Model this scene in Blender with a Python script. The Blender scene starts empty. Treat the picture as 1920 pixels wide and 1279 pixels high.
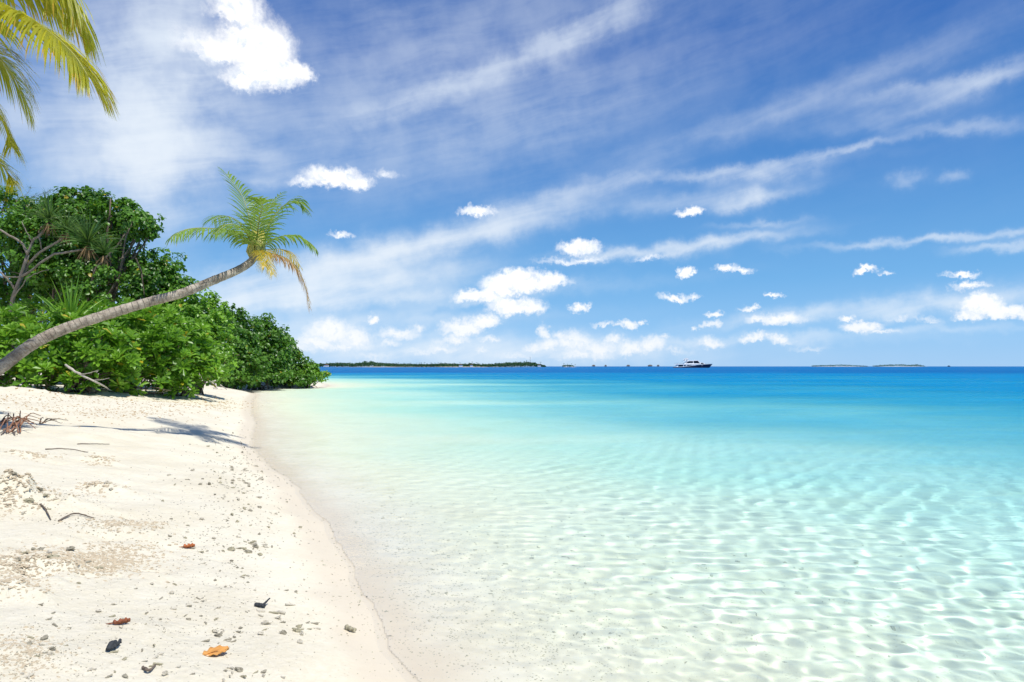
import bpy, bmesh, math, random
import numpy as np
from mathutils import Vector, Matrix, Euler
C = bpy.context.scene
COL = C.collection
R = math.radians
rng = np.random.default_rng(7)
random.seed(7)

# ---------------------------------------------------------------- camera
F = 1280.0                      # focal length in pixels of the 1920 px wide photograph
EYE = 1.6
PITCH = math.atan(47.5 / F)
cam_d = bpy.data.cameras.new('camera')
cam = bpy.data.objects.new('camera', cam_d)
COL.objects.link(cam)
cam.location = (0, 0, EYE)
cam.rotation_euler = (R(90) + PITCH, 0, 0)
cam_d.sensor_width = 36.0
cam_d.lens = 36.0 * F / 1920.0
cam_d.clip_start = 0.05
cam_d.clip_end = 60000.0
C.camera = cam

def ray(px, py):
    dx, dy = (px - 960) / F, (639.5 - py) / F
    return Vector((dx, math.cos(PITCH) - dy * math.sin(PITCH), math.sin(PITCH) + dy * math.cos(PITCH)))

def at(px, py, Y):              # the point of the place at depth Y (metres north of the viewer)
    d = ray(px, py)
    return Vector((0, 0, EYE)) + d * (Y / d.y)

def azel(px, py):
    d = ray(px, py).normalized()
    return math.atan2(d.x, d.y), math.asin(d.z)

# ---------------------------------------------------------------- sun and exposure
SUN_EL = R(60); SUN_AZ = R(128)       # azimuth from +Y towards +X
sun_d = bpy.data.lights.new('sun', 'SUN')
sun_d.energy = 4.5; sun_d.angle = R(0.5); sun_d.color = (1.0, 0.965, 0.9)
sun = bpy.data.objects.new('sun', sun_d); COL.objects.link(sun)
sd = Vector((math.cos(SUN_EL) * math.sin(SUN_AZ), math.cos(SUN_EL) * math.cos(SUN_AZ), math.sin(SUN_EL)))
sun.rotation_euler = sd.to_track_quat('Z', 'Y').to_euler()
sun.location = sd * 100
C.view_settings.view_transform = 'Standard'
C.view_settings.look = 'None'
C.view_settings.exposure = 0.10
C.view_settings.gamma = 1.0
C.cycles.max_bounces = 7; C.cycles.diffuse_bounces = 2; C.cycles.glossy_bounces = 2; C.cycles.transmission_bounces = 6; C.cycles.transparent_max_bounces = 8
C.cycles.adaptive_threshold = 0.02
# ---------------------------------------------------------------- helpers
class MB:
    """collects vertices and faces of one mesh"""
    def __init__(s): s.v = []; s.f = []; s.n = 0; s.attr = []
    def add(s, v, f, a=None):
        v = np.asarray(v, float).reshape(-1, 3)
        s.v.append(v); s.f.extend([tuple(i + s.n for i in q) for q in f]); s.n += len(v)
        s.attr.append(np.full(len(v), 0.0 if a is None else a) if np.ndim(a) == 0 else np.asarray(a, float))
    def build(s, name, mat, parent=None, smooth=False, shade=None):
        m = bpy.data.meshes.new(name)
        v = np.concatenate(s.v) if s.v else np.zeros((0, 3))
        m.from_pydata(v.tolist(), [], s.f)
        if s.v:
            a = m.attributes.new('vary', 'FLOAT', 'POINT'); a.data.foreach_set('value', np.concatenate(s.attr).astype(np.float32))
        m.polygons.foreach_set('use_smooth', [smooth] * len(m.polygons))
        m.materials.append(mat); m.update()
        o = bpy.data.objects.new(name, m); COL.objects.link(o)
        if parent: o.parent = parent
        return o

def tag(o, label=None, cat=None, group=None, kind=None):
    if label: o['label'] = label
    if cat: o['category'] = cat
    if group: o['group'] = group
    if kind: o['kind'] = kind
    return o

def empty(name, loc, rz=0.0):
    o = bpy.data.objects.new(name, None); COL.objects.link(o)
    o.location = loc; o.rotation_euler = (0, 0, rz); o.empty_display_size = 0.2
    return o

def copy_tree(o, parent=None):
    c = o.copy(); COL.objects.link(c); c.parent = parent
    for ch in list(o.children): copy_tree(ch, c)
    return c

def np_mesh(name, V, Fq, mat, smooth=True):
    """fast quad mesh from arrays"""
    m = bpy.data.meshes.new(name)
    m.vertices.add(len(V)); m.vertices.foreach_set('co', np.asarray(V, np.float32).ravel())
    n, k = Fq.shape
    m.loops.add(n * k); m.loops.foreach_set('vertex_index', Fq.astype(np.int32).ravel())
    m.polygons.add(n); m.polygons.foreach_set('loop_start', np.arange(0, n * k, k, dtype=np.int32))
    m.polygons.foreach_set('loop_total', np.full(n, k, np.int32))
    m.polygons.foreach_set('use_smooth', np.full(n, smooth))
    m.update(calc_edges=True); m.validate()
    m.materials.append(mat)
    o = bpy.data.objects.new(name, m); COL.objects.link(o)
    return o

def nodes(name):
    m = bpy.data.materials.new(name); m.use_nodes = True
    nt = m.node_tree
    for n in list(nt.nodes): nt.nodes.remove(n)
    out = nt.nodes.new('ShaderNodeOutputMaterial')
    return m, nt, out

class G:
    """tiny node graph builder"""
    def __init__(s, nt): s.nt = nt
    def n(s, t, **k):
        x = s.nt.nodes.new(t)
        for a, b in k.items(): setattr(x, a, b)
        return x
    def put(s, sock, v):
        if isinstance(v, bpy.types.NodeSocket): s.nt.links.new(v, sock)
        elif v is not None:
            if isinstance(v, (tuple, list)) and sock.type == 'RGBA' and len(v) == 3: v = (*v, 1)
            sock.default_value = v
    def math(s, op, a, b=None, c=None, clamp=False):
        x = s.n('ShaderNodeMath', operation=op, use_clamp=clamp)
        s.put(x.inputs[0], a)
        if b is not None: s.put(x.inputs[1], b)
        if c is not None: s.put(x.inputs[2], c)
        return x.outputs[0]
    def vmath(s, op, a, b=None, out=0):
        x = s.n('ShaderNodeVectorMath', operation=op)
        s.put(x.inputs[0], a)
        if b is not None: s.put(x.inputs[1], b)
        return x.outputs[out]
    def mix(s, f, a, b, mode='MIX', clamp=True):
        x = s.n('ShaderNodeMix', data_type='RGBA', blend_type=mode); x.clamp_factor = clamp
        s.put(x.inputs['Factor'], f); s.put(x.inputs[6], a); s.put(x.inputs[7], b)
        return x.outputs[2]
    def ramp(s, f, stops, interp='LINEAR'):
        x = s.n('ShaderNodeValToRGB'); cr = x.color_ramp; cr.interpolation = interp
        while len(cr.elements) < len(stops): cr.elements.new(0.5)
        for e, (p, c) in zip(cr.elements, stops):
            e.position = p; e.color = (*c, 1) if isinstance(c, (tuple, list)) else (c, c, c, 1)
        s.put(x.inputs[0], f); return x.outputs[0]
    def noise(s, vec, scale, detail=4, rough=0.55, dims='3D', dist=0.0, out=0):
        x = s.n('ShaderNodeTexNoise', noise_dimensions=dims)
        if vec is not None: s.put(x.inputs['Vector'], vec)
        s.put(x.inputs['Scale'], scale); s.put(x.inputs['Detail'], detail); s.put(x.inputs['Roughness'], rough); s.put(x.inputs['Distortion'], dist)
        return x.outputs[out]
    def smooth(s, v, a, b, lo=0.0, hi=1.0):
        x = s.n('ShaderNodeMapRange', interpolation_type='SMOOTHSTEP')
        s.put(x.inputs[0], v); s.put(x.inputs[1], a); s.put(x.inputs[2], b); s.put(x.inputs[3], lo); s.put(x.inputs[4], hi)
        return x.outputs[0]
    def attr(s, name, out='Fac'):
        x = s.n('ShaderNodeAttribute'); x.attribute_name = name; return x.outputs[out]
    def pos(s): return s.n('ShaderNodeNewGeometry').outputs['Position']

# ---------------------------------------------------------------- value noise for terrain
def vnoise(x, y, seed=0):
    xi = np.floor(x).astype(np.int64); yi = np.floor(y).astype(np.int64)
    xf = x - xi; yf = y - yi
    u = xf * xf * (3 - 2 * xf); v = yf * yf * (3 - 2 * yf)
    def h(a, b):
        n = (a * 374761393 + b * 668265263 + seed * 974711) & 0x7fffffff
        n = ((n ^ (n >> 13)) * 1274126177) & 0x7fffffff
        n = n ^ (n >> 16)
        return (n & 0xffff) / 65535.0
    return (h(xi, yi) * (1 - u) + h(xi + 1, yi) * u) * (1 - v) + (h(xi, yi + 1) * (1 - u) + h(xi + 1, yi + 1) * u) * v - 0.5
def fbm(x, y, o=4, seed=0):
    s = 0; a = 1.0
    for i in range(o):
        s = s + a * vnoise(x * 2 ** i + 17.3 * i, y * 2 ** i - 9.1 * i, seed + i); a *= 0.5
    return s

# ---------------------------------------------------------------- shoreline, beach and sea bed
SHORE = np.array([(6, -60), (4.0, -20), (1.6, -6), (0.6, -1), (0.1, 1.2), (-0.2, 2.4), (-0.53, 3.46), (-0.75, 4.0), (-1.14, 4.96), (-1.74, 6.54), (-2.45, 8.1), (-3.19, 9.6),
                  (-4.34, 11.8), (-5.1, 13.4), (-6.1, 16), (-7.5, 19.9), (-9.2, 24), (-10.7, 28), (-12.6, 33), (-14.5, 38.6), (-16.6, 43),
                  (-18.2, 46.5), (-17.4, 49), (-15.4, 50.5), (-14.6, 53), (-15.6, 58), (-19, 66), (-27, 80), (-50, 110), (-90, 150), (-170, 190), (-400, 220)], float)
def shore_dist(x, y):
    """signed distance to the waterline, positive on land"""
    best = np.full(x.shape, 1e9); sign = np.ones(x.shape)
    for (ax, ay), (bx, by) in zip(SHORE[:-1], SHORE[1:]):
        ex, ey = bx - ax, by - ay
        t = np.clip(((x - ax) * ex + (y - ay) * ey) / (ex * ex + ey * ey), 0, 1)
        dx, dy = x - ax - t * ex, y - ay - t * ey
        d = np.hypot(dx, dy); cr = ex * (y - ay) - ey * (x - ax)
        m = d < best
        best = np.where(m, d, best); sign = np.where(m, np.sign(cr), sign)
    return best * sign
def depth_of(x, y, s=None):
    s = shore_dist(x, y) if s is None else s
    q = np.maximum(-s, 0)
    d = 0.115 * np.minimum(q, 6) + 0.084 * np.clip(q - 6, 0, 30) + 0.02 * np.maximum(q - 36, 0)
    d = d + 9.0 / (1 + np.exp(-(y - 185 - 0.02 * x + 30 * vnoise(x / 90, y / 60, 3)) / 16.0)) * (q > 0)
    return np.minimum(d, 24)
MOUNDS = []      # (x, y, radius x, radius y, height, roughness)
def ground_h(x, y, fine=True):
    x = np.asarray(x, float); y = np.asarray(y, float)
    s = shore_dist(x, y)
    s2 = s + 0.25 * vnoise(x / 1.7, y / 1.7, 5) * np.clip(np.abs(s), 0, 1) + 0.10*vnoise(x/0.5, y/0.5, 6)
    land = 1.2 * (1 - np.exp(-np.maximum(s2, 0) / 4.2))
    h = np.where(s2 > 0, land, -depth_of(x, y, np.minimum(s2, 0)))
    if fine:
        k = np.clip(s / 2.0, 0, 1)
        h = h + k * (0.10 * fbm(x / 2.2, y / 2.2, 3, 11) + 0.035 * fbm(x / 0.5, y / 0.5, 3, 12))
        h = h + 0.012 * fbm(x / 0.35, y / 0.35, 2, 13) * np.clip(0.3 + np.abs(s), 0, 1)
        for (mx, my, ra, rb, hh, ro) in MOUNDS:
            q = ((x - mx) / ra) ** 2 + ((y - my) / rb) ** 2
            g = np.exp(-q * 1.6)
            h = h + g * (hh * (0.75 + ro * 1.1 * fbm(x / 0.16, y / 0.16, 3, 21)) )
    return h

def fan(rs, ths):
    rr, tt = np.meshgrid(rs, ths, indexing='ij')
    return rr * np.sin(tt), rr * np.cos(tt)
def grid_faces(nr, nc):
    i = np.arange(nr - 1)[:, None] * nc + np.arange(nc - 1)[None, :]
    i = i.ravel()
    return np.stack([i, i + nc, i + nc + 1, i + 1], 1)

TH = np.concatenate([np.linspace(-180, -48, 34)[:-1], np.linspace(-48, 42, 640), np.linspace(42, 180, 34)[1:]])
TH = np.radians(TH)
# ---------------------------------------------------------------- sky: Nishita daylight with cirrus and cumulus
def build_sky():
    w = bpy.data.worlds.new("World"); C.world = w; w.use_nodes = True
    nt = w.node_tree; g = G(nt)
    bg = nt.nodes['Background']; bg.inputs[1].default_value = 0.1
    w.cycles.sampling_method = 'NONE'
    sk = g.n('ShaderNodeTexSky', sky_type='NISHITA', sun_disc=False)
    sk.sun_elevation = SUN_EL; sk.sun_rotation = SUN_AZ
    sk.dust_density = 0.2; sk.air_density = 1.0; sk.ozone_density = 3.0; sk.altitude = 0
    tc = g.n('ShaderNodeTexCoord').outputs['Generated']
    d = g.vmath('NORMALIZE', tc)
    sp = g.n('ShaderNodeSeparateXYZ'); g.put(sp.inputs[0], d)
    el = g.math('MULTIPLY', g.math('ARCSINE', sp.outputs[2]), 180 / math.pi)
    az = g.math('MULTIPLY', g.math('ARCTAN2', sp.outputs[0], sp.outputs[1]), 180 / math.pi)
    cb = g.n('ShaderNodeCombineXYZ'); g.put(cb.inputs[0], az); g.put(cb.inputs[1], el)
    P = cb.outputs[0]
    # clear air: paler towards the horizon, deep blue overhead
    clear = g.ramp(g.math('DIVIDE', g.math('ADD', el, 10.0), 100.0), [
        (0.095, (0.36, 0.59, 0.87)), (0.125, (0.27, 0.54, 0.87)), (0.17, (0.155, 0.42, 0.78)), (0.25, (0.065, 0.25, 0.62)),
        (0.345, (0.020, 0.135, 0.475)), (0.48, (0.012, 0.095, 0.37)), (0.8, (0.014, 0.075, 0.30)), (1.0, (0.02, 0.10, 0.36))])
    clear = g.vmath('SCALE', clear); clear.node.inputs['Scale'].default_value = 10.0
    base = g.mix(0.95, sk.outputs[0], clear)
    # shared noises
    def pixmap(px, py, rx, ry, ang=0.0):
        a0, e0 = azel(px, py)
        a1, e1 = azel(px + 10, py); a2, e2 = azel(px, py - 10)
        sx = math.degrees(math.hypot(a1 - a0, e1 - e0)) / 10; sy = math.degrees(math.hypot(a2 - a0, e2 - e0)) / 10
        m = g.n('ShaderNodeMapping', vector_type='TEXTURE')
        m.inputs['Location'].default_value = (math.degrees(a0), math.degrees(e0), 0)
        m.inputs['Rotation'].default_value = (0, 0, R(ang))
        m.inputs['Scale'].default_value = (rx * sx, ry * sy, 1)
        return m
    def chain(a, b):            # makes the clouds evaluate one after another (keeps the shader's memory small)
        x = g.n('ShaderNodeVectorMath', operation='MULTIPLY_ADD')
        g.put(x.inputs[0], a); x.inputs[1].default_value = (1e-7, 1e-7, 0); g.put(x.inputs[2], b)
        return x.outputs[0]
    # ---- cirrus
    mp = g.n('ShaderNodeMapping', vector_type='TEXTURE'); g.put(mp.inputs['Vector'], P)
    mp.inputs['Rotation'].default_value = (0, 0, R(13)); mp.inputs['Scale'].default_value = (8.0, 1.0, 1)
    warp = g.noise(P, 0.12, 3, 0.5, '2D', out=1)
    wv = g.vmath('MULTIPLY', g.vmath('SUBTRACT', warp, (0.5, 0.5, 0.5)), (1.0, 1.5, 0))
    fv = g.vmath('ADD', mp.outputs[0], wv)
    fib = g.noise(fv, 0.55, 6, 0.62, '2D')
    fib = g.smooth(fib, 0.30, 0.72)
    soft = g.noise(P, 0.22, 4, 0.58, '2D')
    soft = g.smooth(soft, 0.25, 0.75)
    Pw = g.vmath('ADD', P, g.vmath('MULTIPLY', g.vmath('SUBTRACT', g.noise(P, 0.35, 5, 0.6, '2D', out=1), (0.5, 0.5, 0.5)), (3.2, 1.8, 0)))
    cir = None
    CIRRUS = [  # px, py, rx, ry, angle, strength
        (240, 170, 200, 240, 0, .55), (300, 190, 85, 210, -8, 1.5), (250, 315, 160, 60, 15, .40), (120, 230, 260, 60, 10, .30), (420, 290, 260, 35, -4, .22), (500, 340, 60, 10, 0, .2),
        (900, 140, 300, 20, 21, .42), (1080, 70, 190, 30, 22, .42), (820, 90, 440, 130, 18, .20), (700, 210, 480, 150, 8, .16), (980, 240, 420, 90, 14, .18),
        (710, 478, 290, 30, 13, .85), (640, 500, 210, 34, 12, .55), (560, 555, 290, 34, 6, .75), (680, 532, 240, 16, 9, .5), (1010, 385, 200, 22, 15, .50), (880, 440, 240, 16, 12, .35),
        (1420, 327, 85, 17, 0, .75), (1350, 322, 190, 9, 0, .35), (1560, 286, 120, 9, 5, .60), (1400, 376, 90, 13, 7, .55), (1430, 372, 24, 22, 30, .4), (1300, 375, 160, 18, 4, .30),
        (1850, 150, 150, 20, 12, .50), (1740, 165, 170, 16, 2, .35), (1500, 190, 330, 26, 12, .26), (1780, 240, 130, 14, -8, .28), (1620, 225, 170, 22, 0, .18),
        (1180, 478, 120, 10, 0, .55), (1270, 465, 150, 12, 5, .60), (1380, 450, 110, 12, 4, .55), (1420, 420, 80, 7, 0, .35), (1760, 450, 210, 8, -1, .60), (1890, 463, 90, 8, 0, .5),
        (1700, 338, 30, 12, 0, .25), (1788, 330, 26, 12, 0, .3),
        (1500, 588, 190, 14, 6, .45), (1680, 580, 190, 13, 5, .5), (1860, 560, 200, 24, 3, .45), (1600, 625, 380, 9, 2, .30), (1400, 640, 260, 8, 0, .25), (900, 560, 160, 10, 10, .35), (760, 560, 380, 12, 4, .35), (760, 600, 300, 14, 2, .30),
        (330, 320, 120, 22, 22, .35), (700, 655, 420, 34, 0, .50), (1050, 660, 330, 28, 0, .38), (560, 640, 200, 60, 0, .3)]
    for (px, py, rx, ry, an, st) in CIRRUS:
        if cir is not None: Pw = chain(cir, Pw)
        m = pixmap(px, py, rx, ry, an); g.put(m.inputs['Vector'], Pw)
        q = g.vmath('DOT_PRODUCT', m.outputs[0], m.outputs[0], out=1)
        e = g.math('MULTIPLY', g.math('EXPONENT', g.math('MULTIPLY', q, -1.15)), st)
        cir = e if cir is None else g.math('ADD', cir, e)
    # a thin veil over the rest of the sky, behind the viewer too
    veil = g.math('MULTIPLY', g.smooth(el, 2, 30), 0.06)
    cir = g.math('ADD', cir, veil)
    tex = g.math('ADD', g.math('MULTIPLY', fib, 0.40), g.math('MULTIPLY', soft, 0.50))
    cir = g.math('MULTIPLY', cir, g.math('ADD', tex, 0.34))
    cir = g.math('SUBTRACT', 1.0, g.math('EXPONENT', g.math('MULTIPLY', cir, -1.35)))
    cirv = g.vmath('SCALE', g.mix(g.smooth(el, 3, 26), (0.93, 0.97, 1.0), (0.84, 0.92, 1.0))); cirv.node.inputs['Scale'].default_value = 9.6
    col = g.mix(g.math('MULTIPLY', cir, 0.92), base, cirv)
    # ---- cumulus
    P = chain(cir, P)
    n1 = g.noise(P, 0.55, 6, 0.60, '2D', out=1)
    n2 = g.noise(P, 2.6, 4, 0.62, '2D', out=1)
    jig = g.vmath('ADD', g.vmath('MULTIPLY', g.vmath('SUBTRACT', n1, (0.5, 0.5, 0.5)), (1.9, 1.3, 0)), g.vmath('MULTIPLY', g.vmath('SUBTRACT', n2, (0.5, 0.5, 0.5)), (0.75, 0.65, 0)))
    Pc = g.vmath('ADD', P, jig)
    cum = None
    CUMULUS = [  # px, py, rx, ry, strength
        (480, 95, 80, 75, 1.15), (510, 140, 72, 46, 1.15), (445, 20, 62, 46, .9), (410, 100, 66, 42, .75), (548, 138, 42, 30, 1.0), (470, 150, 60, 40, .9), (370, 80, 60, 40, .35), (440, 0, 60, 30, .8),
        (628, 335, 66, 26, .85), (668, 345, 38, 18, .75), (580, 344, 44, 14, .55), (720, 330, 30, 14, .4), (893, 398, 36, 15, .85), (637, 442, 26, 9, .65),
        (1085, 466, 44, 19, .95), (1060, 492, 70, 9, .4), (1100, 488, 40, 9, .5), (1215, 487, 40, 7, .35),
        (975, 531, 82, 30, 1.2), (1025, 528, 50, 20, 1.0), (940, 545, 40, 18, 1.0), (902, 560, 54, 18, 1.0), (965, 577, 58, 24, 1.1), (990, 580, 36, 20, .9), (925, 582, 26, 12, .5),
        (622, 625, 48, 32, .85), (665, 638, 46, 28, .7), (595, 645, 44, 20, .65), (640, 650, 80, 18, .5), (697, 599, 14, 14, .7), (745, 628, 46, 18, .6), (780, 620, 20, 12, .5), (730, 645, 30, 10, .4),
        (868, 620, 46, 25, .95), (908, 605, 34, 18, .9), (850, 640, 40, 12, .6), (1022, 628, 16, 22, .7), (1030, 650, 30, 20, .65), (1078, 645, 44, 28, .7), (1120, 655, 50, 22, .65), (1090, 665, 80, 16, .5),
        (1182, 655, 36, 20, .7), (1218, 648, 34, 22, .7), (1245, 634, 14, 10, .5), (905, 660, 14, 8, .45), (800, 660, 50, 8, .35), (700, 668, 60, 8, .3), (970, 668, 40, 8, .3),
        (1082, 580, 20, 10, .65), (1100, 574, 12, 7, .5), (1180, 610, 22, 12, .75), (1202, 602, 12, 7, .6), (1135, 608, 26, 7, .45), (1160, 612, 14, 7, .4),
        (1295, 398, 28, 12, .8), (1287, 513, 15, 11, .75), (1366, 506, 28, 11, .7), (1395, 508, 24, 8, .55), (1268, 561, 32, 10, .7), (1300, 560, 18, 7, .5), (1452, 556, 22, 6, .6), (1408, 581, 22, 8, .65),
        (1343, 590, 20, 8, .65), (1462, 600, 60, 15, .7), (1420, 602, 30, 10, .5), (1335, 609, 16, 11, .7), (1310, 616, 9, 7, .5), (1330, 646, 24, 15, .7), (1414, 635, 28, 13, .85), (1458, 635, 28, 12, .7), (1475, 642, 18, 8, .4),
        (1618, 616, 48, 16, .9), (1590, 598, 20, 9, .65), (1650, 625, 40, 9, .5), (1620, 509, 28, 10, .75), (1663, 511, 15, 6, .5), (1805, 517, 36, 9, .6), (1815, 538, 36, 13, .75), (1690, 598, 26, 8, .35), (1740, 600, 30, 8, .35),
        (560, 655, 40, 16, .5), (830, 655, 30, 12, .45), (920, 640, 22, 10, .45), (1000, 655, 26, 14, .55), (1150, 640, 22, 14, .55), (1060, 632, 26, 14, .55), (1270, 660, 30, 9, .35), (1520, 655, 40, 8, .3),
        (1842, 576, 50, 26, 1.05), (1890, 586, 52, 20, 1.05), (1815, 594, 36, 13, .9), (1935, 592, 40, 14, .9)]
    for (px, py, rx, ry, st) in CUMULUS:
        if cum is not None: Pc = chain(cum, Pc)
        m = pixmap(px, py, rx * 1.12, ry * 1.12); g.put(m.inputs['Vector'], Pc)
        v = g.vmath('MINIMUM', m.outputs[0], g.vmath('MULTIPLY', m.outputs[0], (1, 1.55, 1)))
        q = g.vmath('LENGTH', v, out=1)
        e = g.math('MULTIPLY', g.math('SUBTRACT', 1.0, q), st)
        wgt = g.math('MAXIMUM', e, 0.0)
        sy = g.n('ShaderNodeSeparateXYZ'); g.put(sy.inputs[0], m.outputs[0])
        hnum = g.math('MULTIPLY', sy.outputs[1], wgt) if cum is None else g.math('MULTIPLY_ADD', sy.outputs[1], wgt, hnum)
        hden = g.math('ADD', wgt, 0.02) if cum is None else g.math('ADD', hden, wgt)
        cum = e if cum is None else g.math('SMOOTH_MAX', cum, e, 0.12)
    dens = g.smooth(cum, -0.04, 0.58)
    hrel = g.math('DIVIDE', hnum, hden)
    # billows: light from above minus the same noise a little lower
    b1 = g.noise(Pc, 0.9, 5, 0.6, '2D'); b2 = g.noise(g.vmath('ADD', Pc, (0.25, 0.55, 0)), 0.9, 5, 0.6, '2D')
    em = g.math('ADD', g.math('MULTIPLY', g.math('SUBTRACT', b1, b2), 2.2), 0.62)
    em = g.math('ADD', em, g.math('MULTIPLY', g.smooth(hrel, -0.55, 0.30), 0.50), clamp=True)
    low = g.smooth(el, 1, 9)
    shade = g.mix(low, (0.70, 0.82, 0.95), (0.58, 0.70, 0.89))
    lit = g.mix(low, (1.0, 1.0, 1.0), (1.12, 1.12, 1.12))
    cc = g.vmath('SCALE', g.mix(em, shade, lit)); cc.node.inputs['Scale'].default_value = 9.6
    col = g.mix(g.math('MULTIPLY', dens, g.smooth(el, 0.2, 6, 0.75, 0.98)), col, cc)
    # below the horizon: the sea's own colour, never seen over the water sheet
    nt.links.new(col, bg.inputs[0])
build_sky()
# ---------------------------------------------------------------- beach and sea bed (one sheet)
def sand_material():
    m, nt, out = nodes('coral_sand'); g = G(nt)
    p = g.pos(); s = g.attr('inland')
    n1 = g.noise(p, 1.3, 5, 0.6); n2 = g.noise(p, 26, 5, 0.65); n3 = g.noise(p, 240, 3, 0.7)
    col = g.mix(g.smooth(n1, 0.3, 0.7), (0.695, 0.63, 0.475), (0.765, 0.71, 0.56))
    col = g.mix(g.math('MULTIPLY', g.smooth(n2, 0.35, 0.75), 0.35), col, (0.82, 0.77, 0.66))
    sw = g.math('ADD', s, g.math('MULTIPLY', g.math('SUBTRACT', g.noise(p, 1.8, 4, 0.5), 0.5), 0.5))
    wet = g.math('MULTIPLY', g.smooth(sw, 0.42, 0.12), g.smooth(sw, -0.5, -0.1))                                # damp, slightly pink strip along the waterline
    col = g.mix(g.math('MULTIPLY', wet, 0.85), col, (0.69, 0.60, 0.45))
    # dark coral grit, thicker in the sorting band under water and high on the beach
    v = g.n('ShaderNodeTexVoronoi', feature='F1'); g.put(v.inputs['Vector'], p); v.inputs['Scale'].default_value = 42
    grit = g.math('MULTIPLY', g.math('LESS_THAN', v.outputs['Distance'], 0.26), g.math('GREATER_THAN', g.noise(p, 7, 4, 0.6), 0.56))
    under = g.smooth(sw, 0.1, -0.6)
    grit = g.math('MULTIPLY', grit, g.math('ADD', 0.25, g.math('MULTIPLY', under, 0.55)))
    col = g.mix(grit, col, (0.34, 0.30, 0.19))
    col = g.mix(g.math('MULTIPLY', g.smooth(s, -0.3, -1.6), g.smooth(s, -11, -3, 0.0, 0.55)), col, (0.69, 0.665, 0.46))   # greenish algal film on the bed of the shallows
    patch = g.math('MULTIPLY', g.smooth(g.noise(p, 0.9, 5, 0.6), 0.55, 0.75), under)
    col = g.mix(g.math('MULTIPLY', patch, 0.35), col, (0.55, 0.52, 0.33))
    b = g.n('ShaderNodeBsdfPrincipled')
    g.put(b.inputs['Base Color'], col); g.put(b.inputs['Roughness'], g.smooth(wet, 0, 1, 0.95, 0.55)); b.inputs['Specular IOR Level'].default_value = 0.25
    hgt = g.math('ADD', g.math('ADD', g.math('MULTIPLY', n2, 0.6), g.math('MULTIPLY', n3, 0.22)), g.math('MULTIPLY', g.noise(p, 6, 4, 0.6), 1.4))
    bp = g.n('ShaderNodeBump'); bp.inputs['Strength'].default_value = 0.7; bp.inputs['Distance'].default_value = 0.03
    g.put(bp.inputs['Height'], g.math('MULTIPLY', hgt, g.smooth(sw, 0.1, 0.9, 0.12, 1.0))); g.put(b.inputs['Normal'], bp.outputs[0])
    nt.links.new(b.outputs[0], out.inputs[0])
    return m

def px_ground(px, py):
    """the point of the beach seen along this ray"""
    d = ray(px, py); t = 1.0
    for _ in range(400):
        p = Vector((0, 0, EYE)) + d * t
        gap = p.z - float(ground_h(p.x, p.y, False))
        if gap < 0.004: break
        t += max(0.01, gap * 1.2)
    return p.x, p.y
def mound(px, py, ra, rb, h, ro):
    x, y = px_ground(px, py); MOUNDS.append((x, y, ra, rb, h, ro))
for a in [(20, 940, .38, .26, .13, 1.3), (110, 945, .55, .25, .05, 1.6), (190, 915, .36, .16, .07, 1.3), (65, 858, .45, .15, .05, 1.2), (188, 864, .30, .14, .06, 1.3),
          (230, 985, .5, .14, .03, 1.5), (160, 1050, .62, .24, .035, 1.7), (60, 1062, .45, .22, .06, 1.7), (35, 1110, .20, .11, .06, 1.4), (325, 805, .8, .6, .05, .0), (160, 816, .30, .2, .07, .3), (250, 884, .25, .1, .03, 1.2),
          (60, 740, 1.5, .6, .12, .6), (200, 738, 1.2, .5, .10, .8), (100, 775, 1.2, .5, .06, .9), (270, 1180, .3, .2, .015, 1.6), (20, 1240, .35, .25, .02, 1.8)]:
    mound(*a)

fr_ = np.random.default_rng(5)
for _ in range(34):                                              # old softened footprints
    mound(fr_.uniform(40, 430), 775 + 320 * fr_.random() ** 1.6, fr_.uniform(.10, .16), fr_.uniform(.08, .12), -fr_.uniform(.02, .04), .3)
sand = sand_material()
rs = np.concatenate([np.linspace(0.25, 2.0, 24)[:-1], 2.0 * (14 / 2.0) ** np.linspace(0, 1, 330)[:-1], 14 * (60 / 14.0) ** np.linspace(0, 1, 150)[:-1], 60 * (900 / 60.0) ** np.linspace(0, 1, 60)[:-1], 900 * (30000 / 900.) ** np.linspace(0, 1, 12)])
gx, gy = fan(rs, TH)
gz = ground_h(gx, gy)
beach = np_mesh('beach', np.stack([gx.ravel(), gy.ravel(), gz.ravel()], 1), grid_faces(*gx.shape)[:, ::-1], sand)
a = beach.data.attributes.new('inland', 'FLOAT', 'POINT'); a.data.foreach_set('value', np.clip(shore_dist(gx, gy), -50, 50).ravel().astype(np.float32))
tag(beach, kind='structure')

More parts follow.
